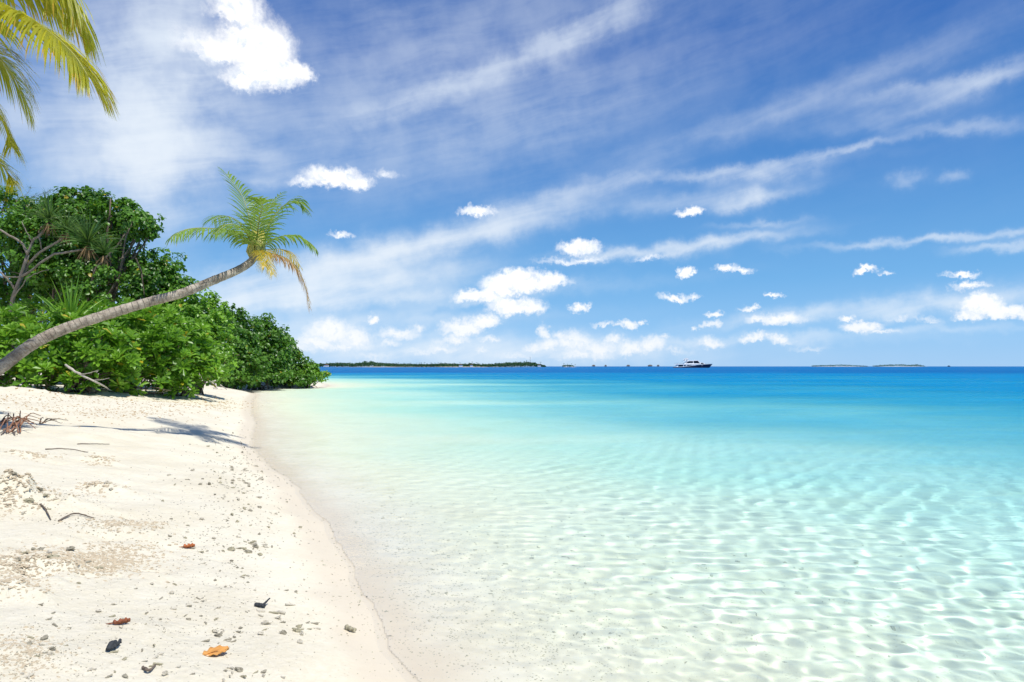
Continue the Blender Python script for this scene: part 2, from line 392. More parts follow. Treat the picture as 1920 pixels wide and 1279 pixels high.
# ---------------------------------------------------------------- sea: real ripples near the viewer, bump beyond
def sea_material():
    m, nt, out = nodes('sea_water'); g = G(nt)
    p = g.pos(); dep = g.math('MULTIPLY', g.attr('depth'), g.smooth(g.noise(g.vmath('MULTIPLY', p, (0.03, 0.07, 1)), 1.0, 5, 0.68), 0.3, 0.7, 0.62, 1.45))
    dist = g.vmath('LENGTH', p, out=1)
    # ripples too small or too far for the mesh
    far = g.smooth(dist, 9, 30); mid = g.smooth(dist, 4.5, 14)
    mp = g.n('ShaderNodeMapping'); g.put(mp.inputs['Vector'], p); mp.inputs['Rotation'].default_value = (0, 0, R(24)); mp.inputs['Scale'].default_value = (0.8, 2.0, 1)
    h = g.math('ADD', g.math('MULTIPLY', g.noise(mp.outputs[0], 3.2, 4, 0.62), 0.8), g.math('MULTIPLY', g.math('MULTIPLY', g.noise(mp.outputs[0], 0.25, 3, 0.5), 2.2), far))
    bp = g.n('ShaderNodeBump'); bp.inputs['Distance'].default_value = 0.22
    g.put(bp.inputs['Strength'], g.math('ADD', g.math('MULTIPLY', mid, 0.26), g.math('MULTIPLY', far, 0.50))); g.put(bp.inputs['Height'], h)
    # light taken out by the water on its way through
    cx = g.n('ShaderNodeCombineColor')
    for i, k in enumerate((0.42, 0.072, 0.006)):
        g.put(cx.inputs[i], g.math('MULTIPLY', g.math('EXPONENT', g.math('MULTIPLY', dep, -k * 1.12)), g.smooth(dep, 0.01, 0.2, 1.27, 1.37)))   # up to 1.36: extra brightness put into the colour, replacing light the caustics solver loses
    rf = g.n('ShaderNodeBsdfRefraction'); rf.inputs['Roughness'].default_value = 0; rf.inputs['IOR'].default_value = 1.33
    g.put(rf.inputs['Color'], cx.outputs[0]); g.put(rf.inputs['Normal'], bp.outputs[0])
    # light sent back by deep clear water
    df = g.n('ShaderNodeBsdfDiffuse')
    big = g.noise(g.vmath('MULTIPLY', p, (0.005, 0.014, 1)), 1.0, 5, 0.65)
    deepc = g.mix(g.smooth(dep, 2.5, 10), (0.0, 0.33, 0.70), (0.0, 0.125, 0.36))
    deepc = g.mix(g.smooth(big, 0.35, 0.7), deepc, g.mix(0.5, deepc, (0.0, 0.20, 0.45)))
    g.put(df.inputs['Color'], deepc); g.put(df.inputs['Normal'], bp.outputs[0])
    body = g.n('ShaderNodeMixShader'); g.put(body.inputs[0], g.math('SUBTRACT', 1.0, g.math('EXPONENT', g.math('MULTIPLY', g.math('MAXIMUM', g.math('SUBTRACT', dep, 0.8), 0.0), -0.30))))
    nt.links.new(rf.outputs[0], body.inputs[1]); nt.links.new(df.outputs[0], body.inputs[2])
    gl = g.n('ShaderNodeBsdfGlossy'); g.put(gl.inputs['Normal'], bp.outputs[0]); g.put(gl.inputs['Roughness'], g.math('ADD', 0.02, g.math('MULTIPLY', far, 0.16)))
    fr = g.n('ShaderNodeFresnel'); fr.inputs['IOR'].default_value = 1.33; g.put(fr.inputs['Normal'], bp.outputs[0])
    fac = g.math('MINIMUM', g.math('MULTIPLY', fr.outputs[0], g.math('SUBTRACT', 0.9, g.math('MULTIPLY', far, 0.68))), g.math('SUBTRACT', 0.22, g.math('MULTIPLY', far, 0.07)))
    top = g.n('ShaderNodeMixShader'); g.put(top.inputs[0], fac); nt.links.new(body.outputs[0], top.inputs[1]); nt.links.new(gl.outputs[0], top.inputs[2])
    nt.links.new(top.outputs[0], out.inputs[0])
    return m
rs = np.concatenate([np.linspace(0.3, 2, 18)[:-1], np.arange(2, 6, 0.0155), 6 * 1.0034 ** np.arange(0, 561), 40.3 * 1.02 ** np.arange(0, 340)])
wx, wy = fan(rs, TH)
wd = depth_of(wx, wy)
wz = np.zeros_like(wx); r2 = np.random.default_rng(3); rad = np.hypot(wx, wy)
for i in range(64):
    L = 0.055 * (0.42 / 0.055) ** r2.random() ** 1.15; an = r2.normal(0, 0.85) + 1.95
    kx, ky = math.cos(an) * 2 * math.pi / L, math.sin(an) * 2 * math.pi / L
    wz += 0.0025 * L ** 1.0 * np.sin(kx * wx + ky * wy + r2.random() * 6.28 + 1.2 * np.sin(1.7 * wx - 1.3 * wy + i)) * np.clip((L * 60 - rad) / (L * 30), 0, 1)
wz *= np.clip(wd / 0.12, 0.12, 1)
wf = grid_faces(*wx.shape)[:, ::-1]
film = (wz - np.where(np.abs(wd) < 0.6, ground_h(wx, wy), -1)).ravel()
wf = wf[(film[wf] > 0.007).all(1)]                                # the sheet ends where the water runs out on the sand
core = film > 0.007
ef = grid_faces(*wx.shape)[:, ::-1]; ef = ef[(film[ef] > -0.004).any(1) & ~core[ef].all(1) & (np.abs(film[ef]) < 0.06).all(1)]
keep = np.unique(ef); remap = np.zeros(wx.size, np.int64); remap[keep] = np.arange(len(keep))
m, nt, out = nodes('thin_water'); g = G(nt)
tr = g.n('ShaderNodeBsdfTransparent'); tr.inputs[0].default_value = (0.995, 0.998, 1.0, 1)
gl = g.n('ShaderNodeBsdfGlossy'); gl.inputs['Roughness'].default_value = 0.05
fr = g.n('ShaderNodeFresnel'); fr.inputs['IOR'].default_value = 1.33
mx = g.n('ShaderNodeMixShader'); g.put(mx.inputs[0], g.math('MINIMUM', fr.outputs[0], 0.05)); nt.links.new(tr.outputs[0], mx.inputs[1]); nt.links.new(gl.outputs[0], mx.inputs[2]); nt.links.new(mx.outputs[0], out.inputs[0])
swash = tag(np_mesh('water_edge', np.stack([wx.ravel(), wy.ravel(), wz.ravel()], 1)[keep], remap[ef], m), kind='structure')
keep = np.unique(wf); remap = np.zeros(wx.size, np.int64); remap[keep] = np.arange(len(keep))
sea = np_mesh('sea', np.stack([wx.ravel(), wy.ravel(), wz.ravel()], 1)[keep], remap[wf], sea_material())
a = sea.data.attributes.new('depth', 'FLOAT', 'POINT'); a.data.foreach_set('value', wd.ravel()[keep].astype(np.float32))
tag(sea, kind='structure')
sun_d.cycles.is_caustics_light = True; sea.cycles.is_caustics_caster = True; beach.cycles.is_caustics_receiver = True
# ---------------------------------------------------------------- plant helpers
def bez(pts, n):
    """smooth curve through the points (Catmull-Rom)"""
    P = [np.array(p, float) for p in pts]
    P = [2 * P[0] - P[1]] + P + [2 * P[-1] - P[-2]]
    out = []
    seg = len(P) - 3
    for k in range(n):
        u = k / (n - 1) * seg; i = min(int(u), seg - 1); t = u - i
        a, b, c, d = P[i:i + 4]
        out.append(0.5 * (2 * b + (c - a) * t + (2 * a - 5 * b + 4 * c - d) * t ** 2 + (3 * b - a - 3 * c + d) * t ** 3))
    return np.array(out)

def tube(mb, path, radii, sides=7, cap=True, vary=None):
    path = np.asarray(path, float); n = len(path)
    T = np.gradient(path, axis=0); T /= np.linalg.norm(T, axis=1)[:, None] + 1e-9
    ref = np.array([0, 0, 1.0]) if abs(T[0][2]) < 0.9 else np.array([1.0, 0, 0])
    V = []
    u = np.cross(ref, T[0]); u /= np.linalg.norm(u)
    a = np.linspace(0, 2 * np.pi, sides, endpoint=False)
    for i in range(n):
        u = u - T[i] * np.dot(u, T[i]); u /= np.linalg.norm(u) + 1e-9
        v = np.cross(T[i], u)
        V.append(path[i] + radii[i] * (np.cos(a)[:, None] * u + np.sin(a)[:, None] * v))
    V = np.concatenate(V)
    f = []
    for i in range(n - 1):
        for k in range(sides):
            k2 = (k + 1) % sides
            f.append((i * sides + k, i * sides + k2, (i + 1) * sides + k2, (i + 1) * sides + k))
    if cap:
        f.append(tuple(range(sides - 1, -1, -1))); f.append(tuple((n - 1) * sides + k for k in range(sides)))
    vv = np.repeat(np.linspace(0, 1, n) if vary is None else vary, sides)
    mb.add(V, f, vv)

def noodle(a, b, n, wob, r=None):
    """crooked line from a to b"""
    r = r or rng
    t = np.linspace(0, 1, n)[:, None]
    p = np.array(a) * (1 - t) + np.array(b) * t
    w = np.cumsum(r.normal(0, wob, (n, 3)), 0) * np.sin(np.pi * t) * 0.6
    return p + w

def leaf_mesh(name, tmpl, quads, pos, X, Y, Z, size, vary, mat, parent, vert_vary=None):
    """many leaves in one mesh; X across, Y along, Z normal for every leaf"""
    n, k = len(pos), len(tmpl)
    V = pos[:, None, :] + size[:, None, None] * (tmpl[None, :, 0:1] * X[:, None, :] + tmpl[None, :, 1:2] * Y[:, None, :] + tmpl[None, :, 2:3] * Z[:, None, :])
    Fq = (np.arange(n)[:, None, None] * k + quads[None]).reshape(-1, quads.shape[1])
    o = np_mesh(name, V.reshape(-1, 3), Fq, mat, smooth=False)
    a = o.data.attributes.new('vary', 'FLOAT', 'POINT'); a.data.foreach_set('value', np.repeat(vary, k).astype(np.float32))
    if parent: o.parent = parent
    return o
ROUND_LEAF = np.array([(0, 0, 0), (.40, .22, .10), (.34, .70, .07), (0, 1, -.10), (-.34, .70, .07), (-.40, .22, .10)])
SPOON_LEAF = np.array([(0, 0, 0), (.09, .25, .03), (.21, .74, .05), (0, 1, -.06), (-.21, .74, .05), (-.09, .25, .03)])
LEAF_Q = np.array([(0, 1, 2, 3), (0, 3, 4, 5)])

def norm(v): return v / (np.linalg.norm(v, axis=-1, keepdims=True) + 1e-9)
def frames(Yd, Zh):
    X = norm(np.cross(Yd, Zh)); return X, norm(Yd), norm(np.cross(X, Yd))

def leaf_material(name, dark, light, trans, rough=0.38, yellow=(0.45, 0.36, 0.03), tw=0.36):
    m, nt, out = nodes(name); g = G(nt)
    v = g.attr('vary'); p = g.pos()
    col = g.mix(g.smooth(v, 0.0, 0.85), dark, light)
    n = g.noise(p, 3.0, 3, 0.6)
    col = g.mix(g.math('MULTIPLY', g.smooth(n, 0.35, 0.7), 0.35), col, light)
    yel = g.smooth(v, 0.955, 0.985)
    col = g.mix(yel, col, yellow)
    b = g.n('ShaderNodeBsdfPrincipled'); g.put(b.inputs['Base Color'], col); b.inputs['Roughness'].default_value = rough; b.inputs['Specular IOR Level'].default_value = 0.45
    t = g.n('ShaderNodeBsdfTranslucent'); g.put(t.inputs[0], g.mix(yel, g.mix(v, trans, light), yellow))
    mx = g.n('ShaderNodeMixShader'); mx.inputs[0].default_value = tw
    nt.links.new(b.outputs[0], mx.inputs[1]); nt.links.new(t.outputs[0], mx.inputs[2]); nt.links.new(mx.outputs[0], out.inputs[0])
    return m
def bark_material(name, a, b, ring=0.0):
    m, nt, out = nodes(name); g = G(nt); p = g.pos()
    v = g.attr('vary')
    n = g.noise(p, 7, 5, 0.65); n2 = g.noise(p, 42, 4, 0.7)
    col = g.mix(g.smooth(n, 0.3, 0.7), a, b); col = g.mix(g.math('MULTIPLY', g.smooth(n2, 0.45, 0.7), 0.5), col, tuple(x * 0.45 for x in a))
    h = g.math('ADD', n, g.math('MULTIPLY', n2, 0.5))
    if ring:
        w = g.math('FRACT', g.math('ADD', g.math('MULTIPLY', v, ring), g.math('MULTIPLY', g.noise(p, 5, 3, 0.6), 0.7)))
        crack = g.math('MULTIPLY', g.smooth(w, 0.22, 0.0), g.smooth(g.noise(p, 6, 4, 0.7), 0.30, 0.62))
        col = g.mix(g.math('MULTIPLY', crack, 0.34), col, tuple(x * 0.28 for x in a))
        h = g.math('SUBTRACT', h, g.math('MULTIPLY', crack, 0.6))
    bs = g.n('ShaderNodeBsdfPrincipled'); g.put(bs.inputs['Base Color'], col); bs.inputs['Roughness'].default_value = 0.85; bs.inputs['Specular IOR Level'].default_value = 0.2
    bp = g.n('ShaderNodeBump'); bp.inputs['Strength'].default_value = 0.7; bp.inputs['Distance'].default_value = 0.03; g.put(bp.inputs['Height'], h); g.put(bs.inputs['Normal'], bp.outputs[0])
    nt.links.new(bs.outputs[0], out.inputs[0]); return m

M_TREE = leaf_material('broad_leaf', (0.022, 0.072, 0.011), (0.125, 0.285, 0.030), (0.16, 0.40, 0.02))
M_SHRUB = leaf_material('spoon_leaf', (0.038, 0.120, 0.012), (0.225, 0.430, 0.036), (0.26, 0.58, 0.03), yellow=(0.50, 0.42, 0.03))
M_FARSH = leaf_material('far_shrub_leaf', (0.022, 0.075, 0.012), (0.130, 0.285, 0.032), (0.17, 0.40, 0.02), yellow=(0.42, 0.36, 0.04))
M_PALM = leaf_material('palm_leaflet', (0.075, 0.165, 0.024), (0.225, 0.350, 0.055), (0.36, 0.52, 0.04), rough=0.42, tw=0.4)
M_PALMY = leaf_material('yellow_palm_leaflet', (0.30, 0.27, 0.025), (0.56, 0.42, 0.05), (0.75, 0.55, 0.04), rough=0.35, tw=0.45)
M_PALMO = leaf_material('dying_palm_leaflet', (0.30, 0.17, 0.06), (0.42, 0.26, 0.10), (0.55, 0.28, 0.05), rough=0.6, tw=0.3)
M_PALMB = leaf_material('overhead_palm_leaflet', (0.15, 0.20, 0.018), (0.40, 0.40, 0.030), (0.90, 0.82, 0.03), rough=0.42, tw=0.5, yellow=(0.60, 0.42, 0.05))
M_PAND = leaf_material('pandanus_leaf', (0.040, 0.095, 0.022), (0.110, 0.210, 0.050), (0.16, 0.30, 0.03), yellow=(0.25, 0.17, 0.07))
M_DEADP = leaf_material('dead_pandanus_leaf', (0.13, 0.085, 0.04), (0.26, 0.17, 0.08), (0.25, 0.14, 0.05), rough=0.7, tw=0.2)
M_BARK = bark_material('grey_bark', (0.20, 0.165, 0.13), (0.34, 0.30, 0.25))
M_BROWN = bark_material('brown_bark', (0.17, 0.10, 0.06), (0.30, 0.20, 0.13))
M_DARKB = bark_material('dark_bark', (0.12, 0.09, 0.07), (0.22, 0.18, 0.14))  # darker brown bark for stems, far palms, stilts and twigs
M_PTRUNK = bark_material('coconut_bark', (0.22, 0.18, 0.14), (0.52, 0.455, 0.37), ring=84)
M_RACH = leaf_material('palm_rib', (0.22, 0.24, 0.04), (0.40, 0.38, 0.08), (0.4, 0.4, 0.05), tw=0.1)
M_DRIFT = bark_material('driftwood', (0.42, 0.37, 0.30), (0.62, 0.57, 0.49))
M_RED = bark_material('reddish_twig', (0.26, 0.12, 0.07), (0.38, 0.21, 0.13))

# ---------------------------------------------------------------- shrubs and trees
def crown(lobes, n_clump, per, kind, size, r):
    """clumps of leaves over the lobes' uneven surfaces: returns arrays for leaf_mesh"""
    L = np.array(lobes, float)
    area = (L[:, 3] * L[:, 5]) ; pr = area / area.sum()
    cs, ns = [], []
    while len(cs) < n_clump:
        i = r.choice(len(L), p=pr)
        d = norm(r.normal(size=3))
        if d[2] < -0.75: continue
        k = (0.86 + 0.30 * r.random() ** 1.5) if r.random() < 0.74 else 0.45 + 0.4 * r.random()
        k *= 1 + 0.16 * math.sin(3.1 * d[0] * 2 + i) * math.sin(4.3 * d[2] * 1.7 + 2 * i) + 0.10 * math.sin(9 * d[1] + 7 * d[2])
        p = L[i, :3] + d * L[i, 3:6] * k
        if p[2] < float(ground_h(p[0], p[1], False)) + 0.12: continue
        inside = False
        for j in range(len(L)):
            if j != i and np.linalg.norm((p - L[j, :3]) / L[j, 3:6]) < 0.72: inside = True
        if inside and r.random() < 0.85: continue
        cs.append(p); ns.append(norm(d / L[i, 3:6]))
    cs = np.array(cs); ns = np.array(ns)
    if kind == 'rosette':
        n = len(cs) * per
        ax = norm(ns * 0.55 + np.array([0, -0.10, 0.75]) + r.normal(0, 0.28, cs.shape))
        A = np.repeat(ax, per, 0)
        ref = np.repeat(norm(np.cross(ax, r.normal(size=cs.shape))), per, 0)
        ref2 = np.cross(A, ref)
        ph = np.tile(np.arange(per) * 2.39996, len(cs)) + np.repeat(r.random(len(cs)) * 6.28, per)
        el = np.tile(np.linspace(0.05, 1.15, per), len(cs)) + r.normal(0, 0.12, n)
        out = np.cos(ph)[:, None] * ref + np.sin(ph)[:, None] * ref2
        Yd = norm(out * np.cos(el)[:, None] + A * np.sin(el)[:, None])
        Zh = A * np.cos(el)[:, None] - out * np.sin(el)[:, None]
        X, Y, Z = frames(Yd, Zh)
        pos = np.repeat(cs, per, 0) + Yd * 0.03
        sz = size * np.repeat(r.uniform(0.75, 1.2, len(cs)), per) * np.tile(np.linspace(1.05, 0.6, per), len(cs)) * r.uniform(0.9, 1.1, n)
        va = np.clip(np.repeat(r.beta(2.2, 2.2, len(cs)) * 0.8, per) + np.tile(np.linspace(-.12, .3, per), len(cs)) + r.normal(0, 0.06, n), 0, 0.94)
        old = (r.random(n) < 0.015); va = np.where(old, 1.0, va)
        return pos, X, Y, Z, sz, va
    n = len(cs) * per
    off = norm(r.normal(size=(n, 3))) * (r.random(n) ** 0.5)[:, None]
    rad = np.repeat(r.uniform(0.6, 1.3, len(cs)), per)[:, None] * size * np.array([2.0, 2.0, 1.3])
    pos = np.repeat(cs, per, 0) + off * rad
    N = np.repeat(ns, per, 0)
    Zh = norm(N * 0.55 + off * 0.6 + np.array([0, -0.05, 0.65]) + r.normal(0, 0.38, (n, 3)))
    Yd = norm(np.cross(Zh, r.normal(size=(n, 3))) + np.array([0, 0, -0.45]) + 0.3 * off)
    X, Y, Z = frames(Yd, Zh)
    sz = size * r.uniform(0.65, 1.25, n)
    va = np.clip(np.repeat(r.beta(1.2, 1.3, len(cs)) * 0.8, per) + r.normal(0.08, 0.14, n), 0, 0.93)
    va = np.where(r.random(n) < 0.009, 1.0, va)
    return pos, X, Y, Z, sz, va

def woody(name, label, cat, base, lobes, mat, leaf, kind, n_clump, per, size, group=None, seed=0, stems=5, bark=None, thick=0.08, under=0, trunk_name='trunk'):
    r = np.random.default_rng(seed)
    t = empty(name, base); tag(t, label, cat, group)
    b = np.array(base)
    mb = MB()
    L = np.array(lobes, float)
    for i, l in enumerate(L):
        for s in range(stems):
            tgt = l[:3] + r.normal(0, 0.45, 3) * l[3:6]
            st = np.array([b[0] + r.normal(0, 0.25 * l[3]), b[1] + r.normal(0, 0.2 * l[3]), 0.0]); st[2] = float(ground_h(st[0], st[1])) - 0.12
            p = noodle(st, tgt, 9, 0.05 * np.linalg.norm(tgt - st), r)
            tube(mb, p - b, np.linspace(thick, thick * 0.3, 9) * r.uniform(0.6, 1.2), 6)
            for q in range(3):
                a = p[r.integers(3, 8)]; e = a + norm(r.normal(size=3) + np.array([0, -.2, .4])) * l[3] * r.uniform(0.35, 0.7)
                tube(mb, noodle(a, e, 6, 0.04, r) - b, np.linspace(thick * .35, thick * .12, 6), 5)
    for k in range(under):                                        # low dead twigs that sprawl over the sand
        l = L[r.integers(len(L))]
        a = np.array([b[0] + r.normal(0, .4 * l[3]), b[1] - r.random() * .4 * l[4], 0]); a[2] = float(ground_h(a[0], a[1])) + r.uniform(.1, .6)
        e = a + np.array([r.normal(0, 1), -abs(r.normal(0, .7)), r.normal(-0.05, .25)]) * l[3] * 0.6
        e[2] = max(e[2], float(ground_h(e[0], e[1])) + 0.03)
        tube(mb, noodle(a, e, 7, 0.06, r) - b, np.linspace(.022, .008, 7), 5)
    mb.build(trunk_name, bark or M_DARKB, t, smooth=True)
    extra = []
    for l in L:                                                   # smaller boughs that break the outline
        for q in range(5):
            d = norm(r.normal(size=3) * [1, .8, 1] + [0, -.1, .35]); k = r.uniform(.22, .42)
            extra.append(tuple(l[:3] + d * l[3:6] * r.uniform(.85, 1.12)) + tuple(l[3:6] * k))
    lobes = list(lobes) + extra
    pos, X, Y, Z, sz, va = crown(lobes, n_clump, per, kind, size, r)
    leaf_mesh('crown', leaf, LEAF_Q, pos - b, X, Y, Z, sz, va, mat, t)
    return t

def lobe(px, py, Y, rx, ry, rz):
    p = at(px, py, Y); return (p.x, p.y, p.z, rx, ry, rz)
def foot(px, Y):
    p = at(px, 700, Y); return (p.x, p.y, float(ground_h(p.x, p.y)))

# broad-leaved trees at the back of the beach
woody('broadleaf_tree', 'tall dark green broadleaf tree whose bough sticks out furthest over the palm trunk', 'tree', foot(150, 29), [
    lobe(160, 415, 28.5, 1.2, 1.5, 1.0), lobe(218, 400, 28, .85, 1.0, .62), lobe(262, 420, 27.6, .62, .8, .42), lobe(268, 438, 27.6, .40, .5, .22), lobe(172, 372, 28.6, .55, .7, .30), lobe(120, 470, 29, 1.9, 1.6, 1.5)],
    M_TREE, ROUND_LEAF, 'clump', 620, 26, .155, 'broadleaf trees behind the beach', 11, 4, M_DARKB, .09)
woody('broadleaf_tree', 'dark broadleaf tree behind the bare pandanus branches at the left edge', 'tree', foot(30, 31), [
    lobe(30, 440, 30, 2.0, 1.6, 1.5), lobe(-60, 410, 30.5, 1.9, 1.5, 1.4), lobe(40, 520, 30.5, 2.4, 1.6, 1.7), lobe(-40, 560, 29.5, 1.8, 1.5, 1.6), lobe(75, 395, 31, 1.0, 1.0, .7), lobe(10, 378, 30.5, .9, .9, .5)],
    M_TREE, ROUND_LEAF, 'clump', 640, 24, .155, 'broadleaf trees behind the beach', 12, 3, M_DARKB, .10)
woody('broadleaf_tree', 'rounded mid-height broadleaf tree with its shoulder just above the middle of the leaning trunk', 'tree', foot(235, 29), [
    lobe(235, 530, 28.5, 2.1, 1.7, 1.5), lobe(295, 540, 28.5, .85, 1.2, .75), lobe(262, 505, 28.8, .8, 1.0, .5), lobe(180, 500, 29, 1.7, 1.6, 1.4), lobe(322, 575, 28.0, .65, .9, .7)],
    M_TREE, ROUND_LEAF, 'clump', 640, 26, .150, 'broadleaf trees behind the beach', 13, 3, M_DARKB, .09)
woody('broadleaf_tree', 'sunlit yellow-green broadleaf tree at the right end of the near thicket, under the trunk', 'tree', foot(365, 28), [
    lobe(350, 600, 27.5, 1.1, 1.2, 1.15), lobe(392, 640, 27.2, .75, 1.0, 1.0), lobe(372, 615, 27.5, .8, 1.0, 1.0), lobe(405, 670, 27.0, .55, .9, .75), lobe(320, 630, 27.5, 1.1, 1.2, 1.2)],
    M_SHRUB, ROUND_LEAF, 'clump', 420, 22, .145, 'broadleaf trees behind the beach', 14, 4, M_DARKB, .06)

# light green beach shrubs with rosettes of spoon-shaped leaves
SG = 'beach shrubs in front of the trees'
woody('beach_shrub', 'light green beach shrub under the thick lower end of the leaning palm trunk', 'shrub', foot(30, 19.6), [
    lobe(10, 672, 19.6, 1.1, 1.0, .70), lobe(75, 668, 20.0, .9, .9, .72), lobe(-60, 650, 19.6, 1.2, 1.0, 1.0), lobe(-10, 620, 20.6, 1.0, .9, .6), lobe(20, 708, 19.4, .9, .7, .35), lobe(90, 708, 19.6, .8, .7, .35)], M_SHRUB, SPOON_LEAF, 'rosette', 285, 13, .295, SG, 21, 3, M_DARKB, .035, 8, 'stems')
woody('beach_shrub', 'bright green beach shrub with large leaf rosettes below the strap-leaved plant', 'shrub', foot(150, 20.6), [
    lobe(140, 660, 20.6, 1.0, 1.0, .95), lobe(195, 668, 20.8, .9, .9, .85), lobe(110, 625, 21.4, .9, .9, .6), lobe(170, 630, 21.5, .9, .9, .6), lobe(150, 708, 20.4, .9, .7, .35), lobe(200, 712, 20.8, .8, .7, .35)], M_SHRUB, SPOON_LEAF, 'rosette', 285, 13, .295, SG, 22, 3, M_DARKB, .035, 10, 'stems')
woody('beach_shrub', 'fresh green beach shrub under the middle of the trunk, behind a grey driftwood branch', 'shrub', foot(255, 22.4), [
    lobe(245, 655, 22.4, 1.0, 1.0, 1.05), lobe(295, 668, 22.6, .85, .9, .95), lobe(225, 620, 23.0, .9, .9, .75), lobe(280, 625, 23.2, .9, .9, .75), lobe(255, 715, 22, .9, .7, .38)], M_SHRUB, SPOON_LEAF, 'rosette', 295, 13, .295, SG, 23, 3, M_DARKB, .035, 12, 'stems')
woody('beach_shrub', 'beach shrub that reaches furthest forward onto the sand, its leaves hanging to the ground', 'shrub', foot(335, 24.2), [
    lobe(330, 668, 24.0, 1.0, 1.0, 1.05), lobe(368, 690, 24.4, .75, .8, .75), lobe(300, 700, 23.6, .8, .7, .7), lobe(340, 715, 23.6, .55, .6, .5), lobe(350, 640, 24.8, .8, .9, .7)], M_SHRUB, SPOON_LEAF, 'rosette', 330, 13, .295, SG, 24, 3, M_DARKB, .035, 26, 'stems')
woody('beach_shrub', 'pale sunlit beach shrub high up above the leaning trunk, left of the rounded tree', 'shrub', foot(205, 25), [
    lobe(225, 596, 25.2, 1.1, 1.0, .5), lobe(165, 612, 25, 1.2, 1.0, .6), lobe(275, 606, 25.6, 1.0, 1.0, .5), lobe(210, 630, 24.8, 1.3, 1.0, .9), lobe(90, 615, 24.6, 1.3, 1.0, .8)], M_SHRUB, SPOON_LEAF, 'rosette', 310, 13, .28, SG, 25, 3, M_DARKB, .04, 0, 'stems')

# darker bushes further along the shore
FG = 'dark bushes at the far point'
woody('shore_bush', 'largest dark bush of the far point, standing beside the near thicket', 'bush', foot(425, 43.5), [
    lobe(425, 640, 43, 1.7, 1.5, 1.65), lobe(450, 618, 43.5, 1.2, 1.2, 1.0), lobe(405, 630, 44, 1.4, 1.3, 1.4), lobe(440, 682, 42.6, 1.5, 1.2, 1.2), lobe(450, 705, 42.2, 1.3, .9, .55)], M_FARSH, ROUND_LEAF, 'clump', 420, 20, .20, FG, 31, 3, M_DARKB, .06, 14, 'stems')
woody('shore_bush', 'dark bush with two rounded tops in the middle of the far point', 'bush', foot(487, 47), [
    lobe(480, 638, 46.5, 1.2, 1.3, 1.2), lobe(508, 640, 47, 1.1, 1.2, 1.35), lobe(495, 672, 46, 1.7, 1.3, 1.3), lobe(470, 668, 46, 1.3, 1.2, 1.2), lobe(492, 706, 45.2, 1.7, .9, .55)], M_FARSH, ROUND_LEAF, 'clump', 400, 20, .20, FG, 32, 3, M_DARKB, .06, 16, 'stems')
woody('shore_bush', 'sloping dark bush on the far point next to the water', 'bush', foot(535, 50.5), [
    lobe(528, 668, 50, 1.1, 1.2, 1.15), lobe(550, 682, 50.5, 1.0, 1.1, .95), lobe(515, 685, 49.5, 1.3, 1.2, 1.0), lobe(565, 690, 50.5, .8, .9, .75), lobe(535, 710, 49, 1.5, .8, .45)], M_FARSH, ROUND_LEAF, 'clump', 330, 20, .20, FG, 33, 4, M_DARKB, .05, 22, 'stems')
woody('shore_bush', 'low olive-tinged bush at the tip of the far point, leaning out over the water', 'bush', foot(572, 51), [
    lobe(580, 697, 50.5, .75, .9, .55), lobe(598, 703, 50.5, .5, .7, .35), lobe(560, 708, 50, .9, .8, .45)], M_SHRUB, ROUND_LEAF, 'clump', 150, 18, .18, FG, 34, 4, M_DARKB, .04, 16, 'stems')

# ---------------------------------------------------------------- strap leaves (pandanus, strap-leaved plant)
def straps(name, c, axis, n, length, width, droop, mat, parent, org, r, spread=(0.1, 1.3), vlo=0.1, vhi=0.8):
    mb = MB(); c = np.array(c) - org; axis = norm(np.array(axis, float))
    e1 = norm(np.cross(axis, [0.3, 0.8, 0.1])); e2 = np.cross(axis, e1)
    for i in range(n):
        ph = i * 2.39996 + r.normal(0, .2); a = spread[0] + (spread[1] - spread[0]) * (i + r.random()) / n
        d = norm(axis * math.cos(a) + (e1 * math.cos(ph) + e2 * math.sin(ph)) * math.sin(a))
        L = length * r.uniform(.7, 1.15); K = 6; p = c.copy(); pts = [p.copy()]
        for k in range(K):
            d = norm(d + np.array([0, 0, -droop * (0.25 + k / K)])); p = p + d * L / K; pts.append(p.copy())
        pts = np.array(pts); T = np.gradient(pts, axis=0); S = norm(np.cross(T, [0, 0, 1.0]) + r.normal(0, .15, 3))
        w = width * np.array([.7, 1, 1, .9, .7, .4, .05])[:, None]; up = norm(np.cross(S, T)) * w * 0.25
        V = np.stack([pts - S * w + up, pts, pts + S * w + up], 1).reshape(-1, 3)
        f = []
        for k in range(K):
            b0 = k * 3; f += [(b0, b0 + 1, b0 + 4, b0 + 3), (b0 + 1, b0 + 2, b0 + 5, b0 + 4)]
        mb.add(V, f, np.full(len(V), r.uniform(vlo, vhi)))
    return mb.build(name, mat, parent)

